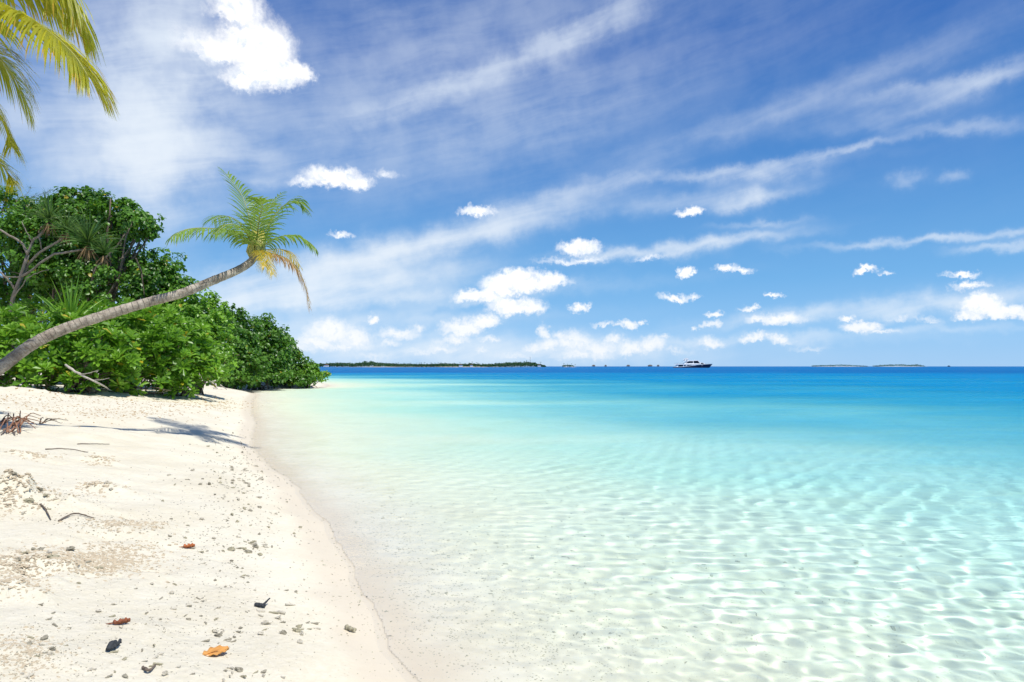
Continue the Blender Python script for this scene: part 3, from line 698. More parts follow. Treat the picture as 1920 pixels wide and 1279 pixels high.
r = np.random.default_rng(41)
base = foot(20, 24.5)
pd = tag(empty('pandanus_tree', base), 'screw pine with bare grey forked branches and spiky drooping leaf tufts', 'tree')
o = np.array(base); mb = MB()
def P3(px, py, Y): return np.array(at(px, py, Y))
for pts, w0, w1 in [
    ([o - [0, 0, .1], P3(12, 640, 24.4), P3(22, 570, 24.2), P3(38, 520, 24.0), P3(52, 478, 23.8)], .12, .08),
    ([P3(22, 570, 24.2), P3(50, 500, 24.0), P3(80, 470, 23.6), P3(110, 452, 23.4), P3(120, 445, 23.3)], .07, .05),
    ([P3(38, 520, 24.0), P3(62, 505, 23.7), P3(95, 480, 23.5), P3(140, 470, 23.3), P3(165, 468, 23.3)], .06, .05),
    ([P3(52, 478, 23.8), P3(40, 455, 23.7), P3(15, 440, 23.5), P3(-10, 425, 23.4)], .06, .04),
    ([P3(52, 478, 23.8), P3(60, 455, 23.7), P3(75, 440, 23.6), P3(88, 425, 23.6)], .06, .05),
    ([P3(30, 545, 24.1), P3(10, 520, 23.8), P3(-15, 495, 23.6)], .05, .035), ([P3(28, 555, 24.1), P3(55, 520, 23.6), P3(90, 505, 23.4)], .035, .015),
    ([P3(38, 520, 24), P3(10, 518, 23.7), P3(-10, 515, 23.5)], .03, .02), ([P3(60, 455, 23.7), P3(48, 430, 23.5), P3(40, 415, 23.5)], .03, .012), ([P3(80, 470, 23.6), P3(72, 440, 23.4), P3(78, 425, 23.4)], .03, .012)]:
    q = bez(pts, 12); q = q + r.normal(0, .012, q.shape); tube(mb, q - o, np.linspace(w0, w1, 12) * .72, 7)
mb.build('trunk', M_BARK, pd, smooth=True)
for (px, py, Y, L, n) in [(92, 412, 23.5, .95, 60), (165, 455, 23.2, 1.15, 80), (125, 432, 23.3, .8, 45), (195, 475, 23.2, .75, 45)]:
    c = P3(px, py, Y)
    tf = straps('leaf_tuft', c, (.15, -.35, 1), n, L, .030, .16, M_PAND, pd, o, r)
    straps('dead_leaves', c - [0, 0, .08], (.05, -.2, -1), int(n * .45), L * .62, .026, .10, M_DEADP, tf, o, r, (.1, .9))

base = foot(135, 21.8); o = np.array(base)
sp = tag(empty('strap_leaf_plant', base), 'upright strap-leaved plant with long pointed blades rising above the shrubs', 'plant')
mb = MB(); tube(mb, bez([o - [0, 0, .1], P3(135, 660, 21.5), P3(132, 612, 21.1)], 8) - o, np.linspace(.06, .04, 8), 7); mb.build('stem', M_BROWN, sp, smooth=True)
straps('leaf_blades', P3(132, 608, 20.9), (.15, -.25, 1), 24, 1.45, .045, .055, M_SHRUB, sp, o, r, (.05, 1.05), .2, .7)

# wispy fine-leaved boughs at the far left above the crowns
base = foot(-60, 32.5); o = np.array(base)
cz = tag(empty('feathery_tree', base), 'thin grey-green feathery tree top poking above the crowns at the left edge', 'tree')
mb = MB(); tube(mb, bez([o, P3(-40, 560, 32.5), P3(-20, 430, 32.3), P3(20, 380, 32.2)], 14) - o, np.linspace(.14, .03, 14), 7)
twigs = []
for i in range(16):
    a = P3(-20 + 75 * r.random(), 400 - 25 * r.random(), 32.2); e = P3(5 + 100 * r.random(), 352 + 34 * r.random(), 32.2 + r.normal(0, .4))
    q = noodle(a, e, 8, .05, r); tube(mb, q - o, np.linspace(.018, .005, 8), 5); twigs.append(q)
mb.build('trunk', M_BARK, cz, smooth=True)
mb = MB()
for q in twigs:
    for k in range(60):
        p = q[r.integers(3, 8)]; d = norm(r.normal(size=3) + [0, 0, .15]) * r.uniform(.15, .4); s = norm(np.cross(d, r.normal(size=3))) * .006
        mb.add([p - s - o, p + s - o, p + d + [0, 0, -.05] - o], [(0, 1, 2)], r.random())
mb.build('crown', M_PAND, cz)

# ---------------------------------------------------------------- palm fronds
def frond(name, pts, org, mat, parent, leaf=.5, n=46, fall=.5, width=.0165, rib=.013, r=None, label=None, vlo=0.0, vhi=.9, sides=(1, 1), lift=0.15, start=.10, ribmat=None, tipy=0.0, fwd0=.52):
    r = r or rng
    Q = bez(pts, 40); org = np.array(org)
    rm = MB(); tube(rm, Q - org, np.linspace(rib, rib * .15, 40), 6)
    ro = rm.build('rib', ribmat or M_RACH, None, smooth=True)
    T = norm(np.gradient(Q, axis=0))
    mb = MB(); K = 5
    for sgn, k_len in ((1, sides[0]), (-1, sides[1])):
        for i in range(n):
            t = start + (1 - start) * (i + .5 * r.random()) / n
            x = t * 39; a = int(x); fr = x - a; b2 = min(a + 1, 39)
            p = Q[a] * (1 - fr) + Q[b2] * fr; tg = T[a]
            S = norm(np.cross(tg, [0, 0, 1.0]) + 1e-6); N = np.cross(S, tg)
            fwd = fwd0 + .75 * t
            d = norm(S * sgn + tg * fwd + N * (lift + r.normal(0, .07)) + r.normal(0, .05, 3))
            L = leaf * k_len * (.45 + .75 * math.sin(math.pi * min(1, .12 + t * .80)) ** .8) * r.uniform(.88, 1.08) * (1 if t < .85 else 1.0 - (t - .85) * 1.9)
            fl = fall * r.uniform(.7, 1.35)
            pp = [p]; dd = d
            for k in range(K):
                dd = norm(dd + np.array([0, 0, -fl * (.18 + .30 * k / K)])); pp.append(pp[-1] + dd * L / K)
            pp = np.array(pp); tt = np.gradient(pp, axis=0)
            W = norm(np.cross(tt, np.cross(S * sgn, tg)) * .5 + tg * .8)
            w = width * np.array([.55, 1, .95, .75, .45, .04])[:, None]
            V = np.stack([pp - W * w, pp + W * w], 1).reshape(-1, 3) - org
            f = [(2 * k, 2 * k + 1, 2 * k + 3, 2 * k + 2) for k in range(K)]
            va = np.full(len(V), min(.94, max(0, r.uniform(vlo, vhi))))
            if tipy and r.random() < tipy: va[-4:] = 1.0
            mb.add(V, f, va)
    o = mb.build(name, mat, parent)
    ro.parent = o
    if label: o['label'] = label
    return o

# leaning coconut palm
r = np.random.default_rng(51)
TR = [(-75, 742, 10.1), (0, 690, 10.3), (60, 646, 10.5), (120, 617, 10.7), (200, 590, 11.0), (280, 566, 11.3), (340, 550, 11.5), (400, 526, 11.8), (445, 507, 12.05), (470, 491, 12.2), (482, 474, 12.4)]
path = [P3(*a) for a in TR]
g0 = path[0] - np.array([.55, .25, 0]); g0[2] = float(ground_h(g0[0], g0[1])) - .15
path = [g0] + path
o = np.array((g0[0], g0[1], g0[2] + .15))
lp = tag(empty('leaning_coconut_palm', tuple(o)), 'coconut palm with a long curved bare trunk leaning out over the beach', 'palm tree')
q = bez(path, 150); tt = np.linspace(0, 1, 150)
rad = .040 * (1 - tt) ** .9 + .074 + .05 * np.clip(1 - tt / .07, 0, 1)
rad = rad * .84 * (1 + .012 * np.sin(tt * 70 * 2 * np.pi) + .022 * r.normal(size=150)) + .02 * np.clip((tt - .94) / .06, 0, 1)
mb = MB(); tube(mb, q - o, rad, 18); mb.build('trunk', M_PTRUNK, lp, smooth=True)
CR = P3(480, 472, 12.4)
mb = MB()
for i in range(26):                                               # fibrous sheaths round the bud
    a = r.random() * 6.28; d = np.array([math.cos(a) * .13, math.sin(a) * .13, 0])
    tube(mb, np.array([CR + d * .5 - [0, 0, .14], CR + d, CR + d * .8 + [0.02, 0, .30 + .1 * r.random()]]) - o, [.035, .045, .012], 6)
mb.build('leaf_sheaths', M_RACH, lp, smooth=True)
def pf(name, pix, mat=M_PALM, **k):
    return frond(name, [CR] + [P3(a, b, 12.4 + c) for a, b, c in pix], o, mat, lp, r=r, **k)
pf('frond', [(470, 420, .1), (455, 370, .2), (425, 326, .3)], leaf=0.44, n=37, fall=.35, lift=.3, tipy=.03)
pf('frond', [(445, 437, -.3), (395, 428, -.8), (350, 430, -1.2), (320, 446, -1.5)], leaf=0.35, n=35, fall=1.15, vlo=.4, tipy=.1)
pf('frond', [(455, 425, .5), (425, 405, .9), (395, 412, 1.2)], leaf=0.43, n=30, fall=1.0, vhi=.5)
pf('frond', [(460, 435, -.4), (430, 420, -.9), (400, 440, -1.3)], leaf=0.35, n=28, fall=1.1, vhi=.6)
pf('frond', [(487, 430, .4), (500, 395, .8), (527, 362, 1.1)], leaf=0.30, n=32, fall=.45, vhi=.7)
pf('frond', [(500, 430, .2), (525, 392, .4), (550, 377, .5), (566, 385, .5)], leaf=0.46, n=35, fall=.8, vhi=.7)
pf('frond', [(510, 450, .0), (545, 441, .1), (570, 448, .1), (588, 462, .1)], leaf=0.35, n=34, fall=.95, vlo=.1, tipy=.06)
pf('frond', [(485, 420, -.3), (492, 385, -.6), (485, 372, -.8)], leaf=0.33, n=30, fall=.5, vlo=.1)
pf('frond', [(500, 468, .5), (535, 470, 1.0), (562, 500, 1.3)], M_PALMY, leaf=0.30, n=30, fall=.9, vhi=.4, label='yellow-green arching frond below the crown')
pf('frond', [(495, 470, -.3), (505, 490, -.5), (512, 515, -.6)], M_PALMY, leaf=0.27, n=25, fall=1.1, vlo=.2, label='short yellow frond hanging straight down')
pf('frond', [(485, 470, -.4), (492, 485, -.8), (497, 500, -.9)], M_PALMY, leaf=0.26, n=23, fall=1.0, vlo=.3, label='short yellow frond hanging straight down')
pf('frond', [(510, 475, .0), (545, 490, .0), (570, 530, .1), (581, 578, .1)], M_PALMO, leaf=0.33, n=39, fall=1.25, vhi=.8, width=.013, label='dying orange-brown frond drooping below the rest')

# palm whose crown hangs into the upper left corner, trunk outside the picture
CR2 = P3(-130, 60, 9.0)
b0 = np.array([CR2[0] - 1.6, CR2[1] - .6, 0]); b0[2] = float(ground_h(b0[0], b0[1]))
up = tag(empty('coconut_palm', tuple(b0)), 'palm with yellow-green backlit fronds hanging into the upper left corner', 'palm tree')
mb = MB(); q = bez([b0 - [0, 0, .15], b0 + [.15, .05, 1.5], b0 * .4 + CR2 * .6 + [-.15, 0, 0], CR2], 80)
tube(mb, q - b0, np.linspace(.2, .13, 80) * (1 + .03 * np.sin(np.arange(80) * 1.9)), 14); mb.build('trunk', M_PTRUNK, up, smooth=True)
def uf(pix, mat=M_PALMB, **k):
    return frond('frond', [CR2] + [P3(a, b, 9.0 + c) for a, b, c in pix], b0, mat, up, r=r, rib=.024, **k)
uf([(-40, 0, -.1), (40, 25, -.2), (95, 62, -.3), (138, 102, -.3), (166, 144, -.3)], leaf=.86, n=130, fall=.75, width=.026, vlo=.05, tipy=.4, lift=.1, fwd0=.4)
uf([(-40, -60, .3), (30, -78, .5), (85, -55, .6), (122, -20, .7), (143, 22, .7)], leaf=1.05, n=125, fall=1.1, width=.027, vlo=.15, tipy=.3, lift=.05, fwd0=.4)
uf([(-60, 70, .6), (-10, 100, .9), (30, 150, 1.1), (54, 205, 1.2)], leaf=.66, n=90, fall=.7, width=.017, vhi=.5, tipy=.25)
uf([(-70, 140, .3), (-20, 190, .5), (12, 240, .6), (22, 275, .6)], leaf=.54, n=80, fall=.7, width=.016, vhi=.6, tipy=.2)
uf([(-70, 220, .5), (-25, 280, .8), (8, 315, 1.0), (26, 345, 1.0)], leaf=.46, n=70, fall=.7, width=.014, vhi=.3)
uf([(-60, -20, .9), (-10, -50, 1.2), (40, -50, 1.4), (80, -20, 1.5), (98, 15, 1.5)], leaf=.8, n=100, fall=1.0, width=.022, vlo=.1, tipy=.3, fwd0=.4)
uf([(-110, -20, -.6), (-60, -110, -1.2), (0, -160, -1.8), (60, -150, -2.2)], leaf=.6, n=40, fall=.9)
uf([(-190, 20, .2), (-260, 0, .4), (-330, 60, .5)], leaf=.6, n=40, fall=.9)
uf([(-180, 90, -.3), (-240, 140, -.6), (-270, 230, -.8)], leaf=.6, n=36, fall=.9)
uf([(-130, 10, 1.0), (-130, -40, 2.0), (-150, -20, 2.8)], leaf=.6, n=36, fall=.9)
# ---------------------------------------------------------------- simple materials
def plain(name, col, rough=0.6, spec=0.4, vary=0.12, scale=3.0, metal=0.0):
    m, nt, out = nodes(name); g = G(nt); p = g.pos()
    c = g.mix(g.noise(p, scale, 4, 0.6), tuple(x * (1 - vary) for x in col), tuple(min(1, x * (1 + vary)) for x in col))
    b = g.n('ShaderNodeBsdfPrincipled'); g.put(b.inputs['Base Color'], c); b.inputs['Roughness'].default_value = rough; b.inputs['Specular IOR Level'].default_value = spec; b.inputs['Metallic'].default_value = metal
    nt.links.new(b.outputs[0], out.inputs[0]); return m
M_WHITE = plain('white_gelcoat', (.90, .90, .88), .25, .5, .04)
M_NAVY = plain('navy_hull_paint', (.010, .012, .040), .25, .5, .2)
M_GLASS = plain('tinted_glass', (.008, .010, .014), .08, .6, .2)
M_STEEL = plain('grey_metal', (.35, .36, .38), .4, .5, .1)
M_TEAK = plain('teak_deck', (.36, .22, .12), .6, .3, .15)
M_FARLEAF = leaf_material('distant_leaf', (0.020, 0.075, 0.028), (0.060, 0.150, 0.045), (0.06, 0.15, 0.04), yellow=(.1, .16, .05))
M_HAZELEAF = leaf_material('haze_tinted_leaf', (0.055, 0.135, 0.115), (0.090, 0.190, 0.150), (0.06, 0.15, 0.1), yellow=(.1, .16, .1))  # haze over the farther islands put into the leaf colour, paler and bluer
M_THATCH = plain('thatch', (.16, .12, .085), .9, .1, .25)
M_WALL = plain('white_wall', (.78, .76, .70), .8, .2, .05)
M_ROOF = plain('terracotta_roof', (.32, .15, .09), .8, .2, .15)
M_CORAL = plain('bleached_coral', (.50, .46, .37), .9, .1, .30, 60)
M_CORALD = plain('weathered_coral', (.30, .275, .21), .9, .1, .35, 60)
M_CORALG = plain('mossy_coral', (.36, .33, .23), .9, .1, .35, 60)
M_SUNK = plain('sunken_coral', (.46, .44, .32), .9, .1, .30, 60)
M_CHAR = plain('blackened_wood', (.045, .05, .055), .8, .2, .3, 40)
M_LEAFO = plain('orange_dead_leaf', (.62, .30, .08), .6, .3, .35, 25)
M_LEAFB = plain('brown_dead_leaf', (.24, .075, .03), .5, .35, .4, 25)
M_LEAFR = plain('rusty_dead_leaf', (.42, .13, .04), .5, .35, .35, 25)

def prism(mb, poly, y0, y1, top=1.0):
    """side profile in x,z extruded across; top < 1 narrows the upper points"""
    P = np.array(poly, float); n = len(P); z0, z1 = P[:, 1].min(), P[:, 1].max()
    k = 1 - (1 - top) * (P[:, 1] - z0) / max(1e-6, z1 - z0)
    c = (y0 + y1) / 2
    A = np.stack([P[:, 0], c + (y0 - c) * k, P[:, 1]], 1); B = np.stack([P[:, 0], c + (y1 - c) * k, P[:, 1]], 1)
    f = [tuple(range(n)), tuple(range(2 * n - 1, n - 1, -1))] + [(i, i + n, (i + 1) % n + n, (i + 1) % n) for i in range(n)]
    mb.add(np.concatenate([A, B]), f)

# ---------------------------------------------------------------- the yacht
def yacht():
    c = at(1263.5, 690, 760.0)
    t = tag(empty('motor_yacht', (c.x, 760.0, 0)), 'white motor yacht with a dark navy hull anchored on the horizon', 'yacht')
    S = 73.0 / 1280 * 760 / 40.0; t.scale = (S, S, S)
    def hull_mb(zb, zt, grow):
        mb = MB(); xs = [0, 2, 6, 12, 20, 27, 32, 36, 38.5, 40]
        V = []
        for x in xs:
            w = 4.2 * min(1, .86 + x / 40) * (1 - max(0, (x - 20) / 20.4) ** 2.3)
            lo, hi = zb(x), zt(x); sw = .55 + .45 * (1 - max(0, x - 20) / 20)
            xo = -1.4 * max(0, (x - 30) / 10)
            for s, z, ww in ((-1, hi, w), (-1, lo, w * sw), (1, lo, w * sw), (1, hi, w)):
                V.append((x + (xo * (1 - (z / 4.2)) * 2.6 if x > 30 else 0), s * (ww + grow), z))
        f = []
        for i in range(len(xs) - 1):
            for k in range(4):
                a, b = i * 4 + k, i * 4 + (k + 1) % 4; f.append((a, b, b + 4, a + 4))
        f += [(3, 2, 1, 0), tuple(len(V) - 4 + k for k in range(4))]
        mb.add(V, f); return mb
    top = lambda x: .75 + 2.9 * max(0, (x - 9) / 31) ** .62
    hull_mb(lambda x: -.6, top, 0).build('hull', M_NAVY, t, smooth=False)
    hull_mb(lambda x: top(x) + .004, lambda x: top(x) + .42, .04).build('bulwark', M_WHITE, t)
    mb = MB(); prism(mb, [(1.2, .75), (3.4, 3.2), (22, 3.2), (29, 2.2), (12, 1.2), (8, .8)], -3.7, 3.7, .95); lo = mb.build('lower_deck', M_WHITE, t)
    for x0, x1 in ((3.6, 8.6), (9.4, 11.2), (12.4, 17.4)):
        mb = MB(); prism(mb, [(x0, 1.2), (x0 + .5, 3.05), (x1, 3.05), (x1, 1.2)], -3.76, 3.76, .95); mb.build('window', M_GLASS, lo)
    mb = MB(); prism(mb, [(.8, 3.25), (1.4, 3.75), (23, 3.9), (27.5, 3.5), (22, 3.25)], -4.1, 4.1, .98); mb.build('deck_overhang', M_WHITE, t)
    mb = MB(); prism(mb, [(9.5, 3.9), (12.5, 6.2), (15, 7.4), (22, 8.0), (24.5, 7.7), (27, 4.6), (27, 3.9)], -3.1, 3.1, .82); ca = mb.build('upper_cabin', M_WHITE, t)
    for poly in ([(11.4, 4.8), (13.2, 6.0), (15, 6.7), (18.9, 6.9), (18.9, 4.9)], [(19.6, 4.7), (19.6, 7.0), (24.0, 7.2), (25.9, 4.6)]):
        mb = MB(); prism(mb, poly, -3.13, 3.13, .88); mb.build('window', M_GLASS, ca)
    mb = MB(); prism(mb, [(24.5, 3.7), (26, 5.5), (28.5, 5.5), (31, 4.3), (31.5, 3.6)], -2.7, 2.7, .85); fc = mb.build('fore_cabin', M_WHITE, t)
    mb = MB(); prism(mb, [(25.4, 3.9), (26.5, 5.1), (29, 5.1), (30.4, 4.0)], -2.74, 2.74, .9); mb.build('window', M_GLASS, fc)
    mb = MB(); prism(mb, [(9.3, 8.5), (10.5, 9.2), (14.5, 9.35), (14.9, 8.9)], -2.2, 2.2, .9)
    for s in (-1, 1):
        prism(mb, [(10.4, 7.0), (11.2, 8.6), (12, 8.6), (11.6, 7.0)], s * 1.9 - .15, s * 1.9 + .15); prism(mb, [(13.6, 7.0), (13.4, 8.9), (14.2, 8.9), (15.4, 7.0)], s * 1.9 - .15, s * 1.9 + .15)
    prism(mb, [(8.5, 6.6), (8.9, 7.05), (16, 7.4), (14.4, 6.9)], -2.8, 2.8); mb.build('hardtop', M_WHITE, t)
    mb = MB(); tube(mb, [(15, 0, 8), (15.2, 0, 9.4), (15.4, 0, 10.0)], [.16, .12, .05], 6); mb.build('radar_mast', M_STEEL, t)
    mb = MB(); prism(mb, [(11.5, 9.36), (11.8, 9.9), (13.4, 9.9), (13.7, 9.36)], -.8, .8, .7); mb.build('radar', M_STEEL, t)
    for s in (-1, 1):
        mb = MB()
        for z in (4.5, 5.0): tube(mb, [(1.6, s * 3.75, z), (9, s * 3.75, z)], [.045, .045], 5)
        for x in np.linspace(1.6, 9, 6): tube(mb, [(x, s * 3.75, 3.6), (x, s * 3.75, 5.02)], [.045, .045], 5)
        mb.build('aft_railing', M_STEEL, t)
        mb = MB(); q = [(x, s * (3.9 * (1 - max(0, (x - 20) / 20.4) ** 2.3)), top(x) + 1.3) for x in (24, 28, 32, 36, 39)]
        tube(mb, q, [.04] * 5, 5)
        for p in q: tube(mb, [(p[0], p[1], p[2] - 1.1), (p[0], p[1], p[2] + .01)], [.035, .035], 5)
        mb.build('bow_railing', M_STEEL, t)
yacht()

# ---------------------------------------------------------------- far islands
def island(name, px0, px1, Y, hmax, halfw):
    a, b = at(px0, 687, Y).x, at(px1, 687, Y).x
    n, k = 60, 9; V = []
    for i in range(n):
        u = i / (n - 1); e = (math.sin(math.pi * u)) ** .35
        for j in range(k):
            v = j / (k - 1) * 2 - 1
            V.append((a + (b - a) * u, Y + v * halfw * e + 8 * math.sin(u * 17), -1 + (hmax + 1) * e * (1 - v * v) ** .6))
    return tag(np_mesh(name, np.array(V), grid_faces(n, k)[:, ::-1], sand), kind='structure')
def woods(name, prof, Y, depth, mat, n, leaf, r):
    """prof: (px, top py) outline of the trees; leaves fill the volume below it"""
    X = np.array([p[0] for p in prof], float); T = np.array([p[1] for p in prof], float)
    px = r.uniform(X[0], X[-1], n); mp = Y / F
    hgt = (686.6 - np.interp(px, X, T)) * mp * 1.25
    dy = r.uniform(-1, 1, n); hh = hgt * (1 - .35 * dy ** 2) * (.82 + .35 * vnoise(px / 3.1, dy * 2, 77) + .25 * vnoise(px / 1.2, dy * 2, 78))
    u = np.sqrt(r.random(n)) * .96 + .04
    pos = np.stack([(px - 960) * mp, Y + dy * depth, .6 + u * np.maximum(hh, .6)], 1)
    Zh = norm(r.normal(0, .7, (n, 3)) + [0, -.3, .7]); Yd = norm(np.cross(Zh, r.normal(size=(n, 3)))); A, B, D = frames(Yd, Zh)
    o = leaf_mesh(name, ROUND_LEAF, LEAF_Q, pos, A, B, D, leaf * r.uniform(.6, 1.3, n), np.clip(r.beta(2, 2, n) * .6 + .3 * vnoise(px / 2.3, dy, 5), 0, .94), mat, None)
    return tag(o, kind='stuff')
r = np.random.default_rng(61)
island('island', 585, 1032, 1500, 1.3, 34)
w1 = woods('island_woods', [(585, 682), (612, 681), (640, 679.5), (660, 681), (678, 679), (690, 676.5), (704, 678.5), (722, 680.5), (740, 681.5), (775, 682), (800, 682), (830, 681), (852, 682), (880, 681), (905, 682.5), (930, 681.5), (955, 680), (970, 678.5), (985, 678), (1000, 679.5), (1010, 682), (1022, 685.2)], 1500, 26, M_FARLEAF, 17000, 2.2, r)
w1['label'] = 'long low dark green wooded island on the horizon left of the yacht'; w1['category'] = 'woods'
island('right_island', 1515, 1632, 4000, 1.6, 50); island('right_island', 1634, 1742, 4000, 1.6, 50)
w2 = woods('far_island_woods', [(1523, 685), (1550, 683.8), (1580, 683.4), (1600, 684), (1625, 686)], 4000, 30, M_HAZELEAF, 1400, 3.2, r)
w2['label'] = 'faint low green strip of trees on the left one of the two tiny far islands'; w2['category'] = 'woods'
w3 = woods('far_island_woods', [(1638, 685.4), (1660, 683.4), (1690, 682.6), (1705, 683.8), (1718, 682.6), (1731, 685.6)], 4000, 30, M_HAZELEAF, 1600, 3.2, r)
w3['label'] = 'faint low green strip of trees on the right one of the two tiny far islands'; w3['category'] = 'woods'
island('sandbank', 1051, 1083, 1600, .9, 10)
w4 = woods('islet_woods', [(1054, 683.5), (1060, 682.8), (1068, 683.2), (1076, 684.8)], 1600, 7, M_FARLEAF, 420, 1.3, r)
w4['label'] = 'small dark clump of bushes on the tiny islet just right of the long island'; w4['category'] = 'bushes'

def far_palm(px, top, Y, label, group):
    p = at(px, 687, Y); h = (686.5 - top) * Y / F
    mb = MB(); lean = r.normal(0, .06) * h
    tube(mb, [(0, 0, 0), (lean * .4, 0, h * .5), (lean, 0, h * .86)], [.28, .22, .18], 5)
    t = tag(mb.build('far_palm', M_DARKB), label, 'palm tree', group); t.location = (p.x, Y, 1.0)
    cb = MB()
    for k in range(11):
        a = k * 2.39996; d = np.array([math.cos(a), math.sin(a), .35 + .4 * r.random()]); L = 2.6
        q = [np.array([lean, 0, h * .86]) + d * L * s - np.array([0, 0, 1.6 * s * s]) for s in (0, .35, .7, 1)]
        s = norm(np.cross(d, [0, 0, 1])) * .5
        V = np.concatenate([[x - s * w, x + s * w] for x, w in zip(q, (.5, 1, .8, .1))]); cb.add(V, [(0, 1, 3, 2), (2, 3, 5, 4), (4, 5, 7, 6)], r.random() * .8)
    cb.build('crown', M_FARLEAF, t)
for px in list(np.linspace(742, 812, 11)) + list(np.linspace(820, 905, 13)) + [640, 668, 930, 948, 1004, 1013]:
    far_palm(px + r.normal(0, 2), 678.6 + r.normal(0, .9), 1474 + r.normal(0, 4), 'small distant palm rising above the woods of the long island', 'palms of the long island')
for px, tp in ((1057, 679.5), (1064, 681), (1071, 680.5), (1078, 682)):
    far_palm(px, tp, 1592, 'tiny distant palm on the islet right of the long island', 'palms of the tiny islet')

def house(px, w, Y, label, h=3.2):
    p = at(px, 687, Y); t = tag(empty('beach_house', (p.x, Y, .9)), label, 'house', 'white houses on the long island')
    mb = MB(); prism(mb, [(-w / 2, 0), (-w / 2, h), (w / 2, h), (w / 2, 0)], -3, 3); mb.build('wall', M_WALL, t)
    mb = MB(); prism(mb, [(-w / 2 - .5, h + .01), (0, h + 1.8), (w / 2 + .5, h + .01)], -3.5, 3.5); mb.build('roof', M_ROOF, t)
for px, w, l in ((612, 9, 'small pale house at the left end of the long wooded island'), (864, 8, 'small white house in the middle of the long wooded island'), (884, 6, 'smaller white house just right of the middle of the long island'), (1011, 7, 'white house near the right tip of the long island, right of the mast')):
    house(px, w, 1462, l)
p = at(994, 687, 1490); mt = tag(empty('radio_mast', (p.x, 1490, 1.0)), 'thin lattice mast standing above the woods at the right end of the long island', 'mast')
mb = MB()
for a in range(3):
    c, s = math.cos(a * 2.094), math.sin(a * 2.094)
    tube(mb, [(c * 1.1, s * 1.1, 0), (c * .35, s * .35, 21.5)], [.16, .12], 5)
    for k in range(12):
        z0, z1 = k * 1.8, k * 1.8 + 1.8; f0, f1 = 1.1 - .75 * z0 / 21.6, 1.1 - .75 * z1 / 21.6; c2, s2 = math.cos(a * 2.094 + 2.094), math.sin(a * 2.094 + 2.094)
        tube(mb, [(c * f0, s * f0, z0), (c2 * f1, s2 * f1, z1)], [.09, .09], 4)
mb.build('lattice', M_STEEL, mt)
mb = MB(); tube(mb, [(0, 0, 20), (0, 0, 23)], [.1, .04], 5); mb.build('aerial', M_STEEL, mt)

def stilt_hut(px, w, label):
    Y = 1750.0; p = at(px, 687, Y)
    t = tag(empty('stilt_hut', (p.x, Y, 0)), label, 'hut', 'huts standing in the water on the horizon')
    mb = MB(); prism(mb, [(-w / 2, 1.3), (-w / 2, 1.6), (w / 2, 1.6), (w / 2, 1.3)], -w * .35, w * .35); mb.build('deck', M_TEAK, t)
    mb = MB(); prism(mb, [(-w * .38, 1.61), (-w * .38, 3.4), (w * .38, 3.4), (w * .38, 1.61)], -w * .26, w * .26); mb.build('wall', M_WALL, t)
    mb = MB(); prism(mb, [(-w * .52, 3.1), (-w * .2, 5.2 + .05 * w), (w * .2, 5.2 + .05 * w), (w * .52, 3.1)], -w * .4, w * .4, .5); mb.build('roof', M_THATCH, t)
    for sx in (-.42, 0, .42):
        for sy in (-.28, .28):
            mb = MB(); tube(mb, [(sx * w, sy * w, -3), (sx * w, sy * w, 1.3)], [.2, .2], 6); mb.build('stilt', M_DARKB, t)
for px, w, l in ((1113, 9, 'thatched hut in the water, first one right of the tiny islet'), (1135.5, 6, 'small thatched hut in the water, second one right of the islet'), (1178, 9, 'thatched hut in the water midway between the islet and the yacht'), (1219, 12, 'widest thatched hut in the water, left of the yacht'), (1234, 6.5, 'small thatched hut in the water nearest to the yacht')):
    stilt_hut(px, w, l)
p = at(1779, 687, 2500)
fb = tag(empty('fishing_boat', (p.x, 2500, 0)), 'tiny dark boat alone on the horizon at the far right', 'boat')
mb = MB(); prism(mb, [(-4.5, .3), (-5.5, 2.0), (5.5, 2.2), (4, .3)], -1.5, 1.5); mb.build('hull', M_NAVY, fb)
mb = MB(); prism(mb, [(-2.5, 2.21), (-2.2, 4.6), (2.4, 4.6), (2.9, 2.21)], -1.2, 1.2, .9); mb.build('cabin', M_CHAR, fb)

# ---------------------------------------------------------------- driftwood, fallen branches
def wood(name, label, cat, paths, mat, group=None):
    org = np.array(paths[0][0][0]); t = None
    mb = MB()
    for pts, w0, w1 in paths:
        q = bez(pts, 14); q = q + r.normal(0, w0 * .18, q.shape); tube(mb, q - org, np.linspace(w0, w1, 14) * r.uniform(.88, 1.12, 14), 7)
    o = mb.build(name, mat, smooth=True); o.location = org
    return tag(o, label, cat, group)
def gp(px, py, up=0.0):
    x, y = px_ground(px, py); return np.array([x, y, float(ground_h(x, y)) + up])
wood('driftwood_branch', 'pale bare driftwood branch slanting out of the shrubs down to the sand', 'branch', [([P3(122, 684, 19.2), P3(150, 702, 19.0), P3(180, 716, 18.9), gp(212, 738, .02)], .035, .02), ([P3(150, 702, 19.0), P3(165, 700, 18.8), P3(185, 694, 18.7)], .015, .006), ([P3(172, 713, 18.9), P3(190, 712, 18.7), P3(205, 709, 18.5)], .012, .005)], M_DRIFT)
wood('dead_stump', 'short white forked stump on the sand between the near shrubs and the far point', 'stump', [([gp(404, 729, -.03), P3(406, 718, 37), P3(405, 709, 37)], .09, .05), ([P3(406, 718, 37), P3(413, 722, 36.6), gp(425, 730, 0)], .05, .02), ([P3(405, 714, 37), P3(396, 716, 36.8), P3(385, 719, 36.7)], .04, .02)], M_DRIFT)
pa = []
for i in range(20):
    a = np.array([gp(r.uniform(-15, 40), r.uniform(795, 815), .03)])[0]; e = gp(r.uniform(10, 88), r.uniform(786, 812), r.uniform(.02, .2)); m = (a + e) / 2 + [0, 0, r.uniform(.03, .14)]
    pa.append(([a, m, e], .010, .004))
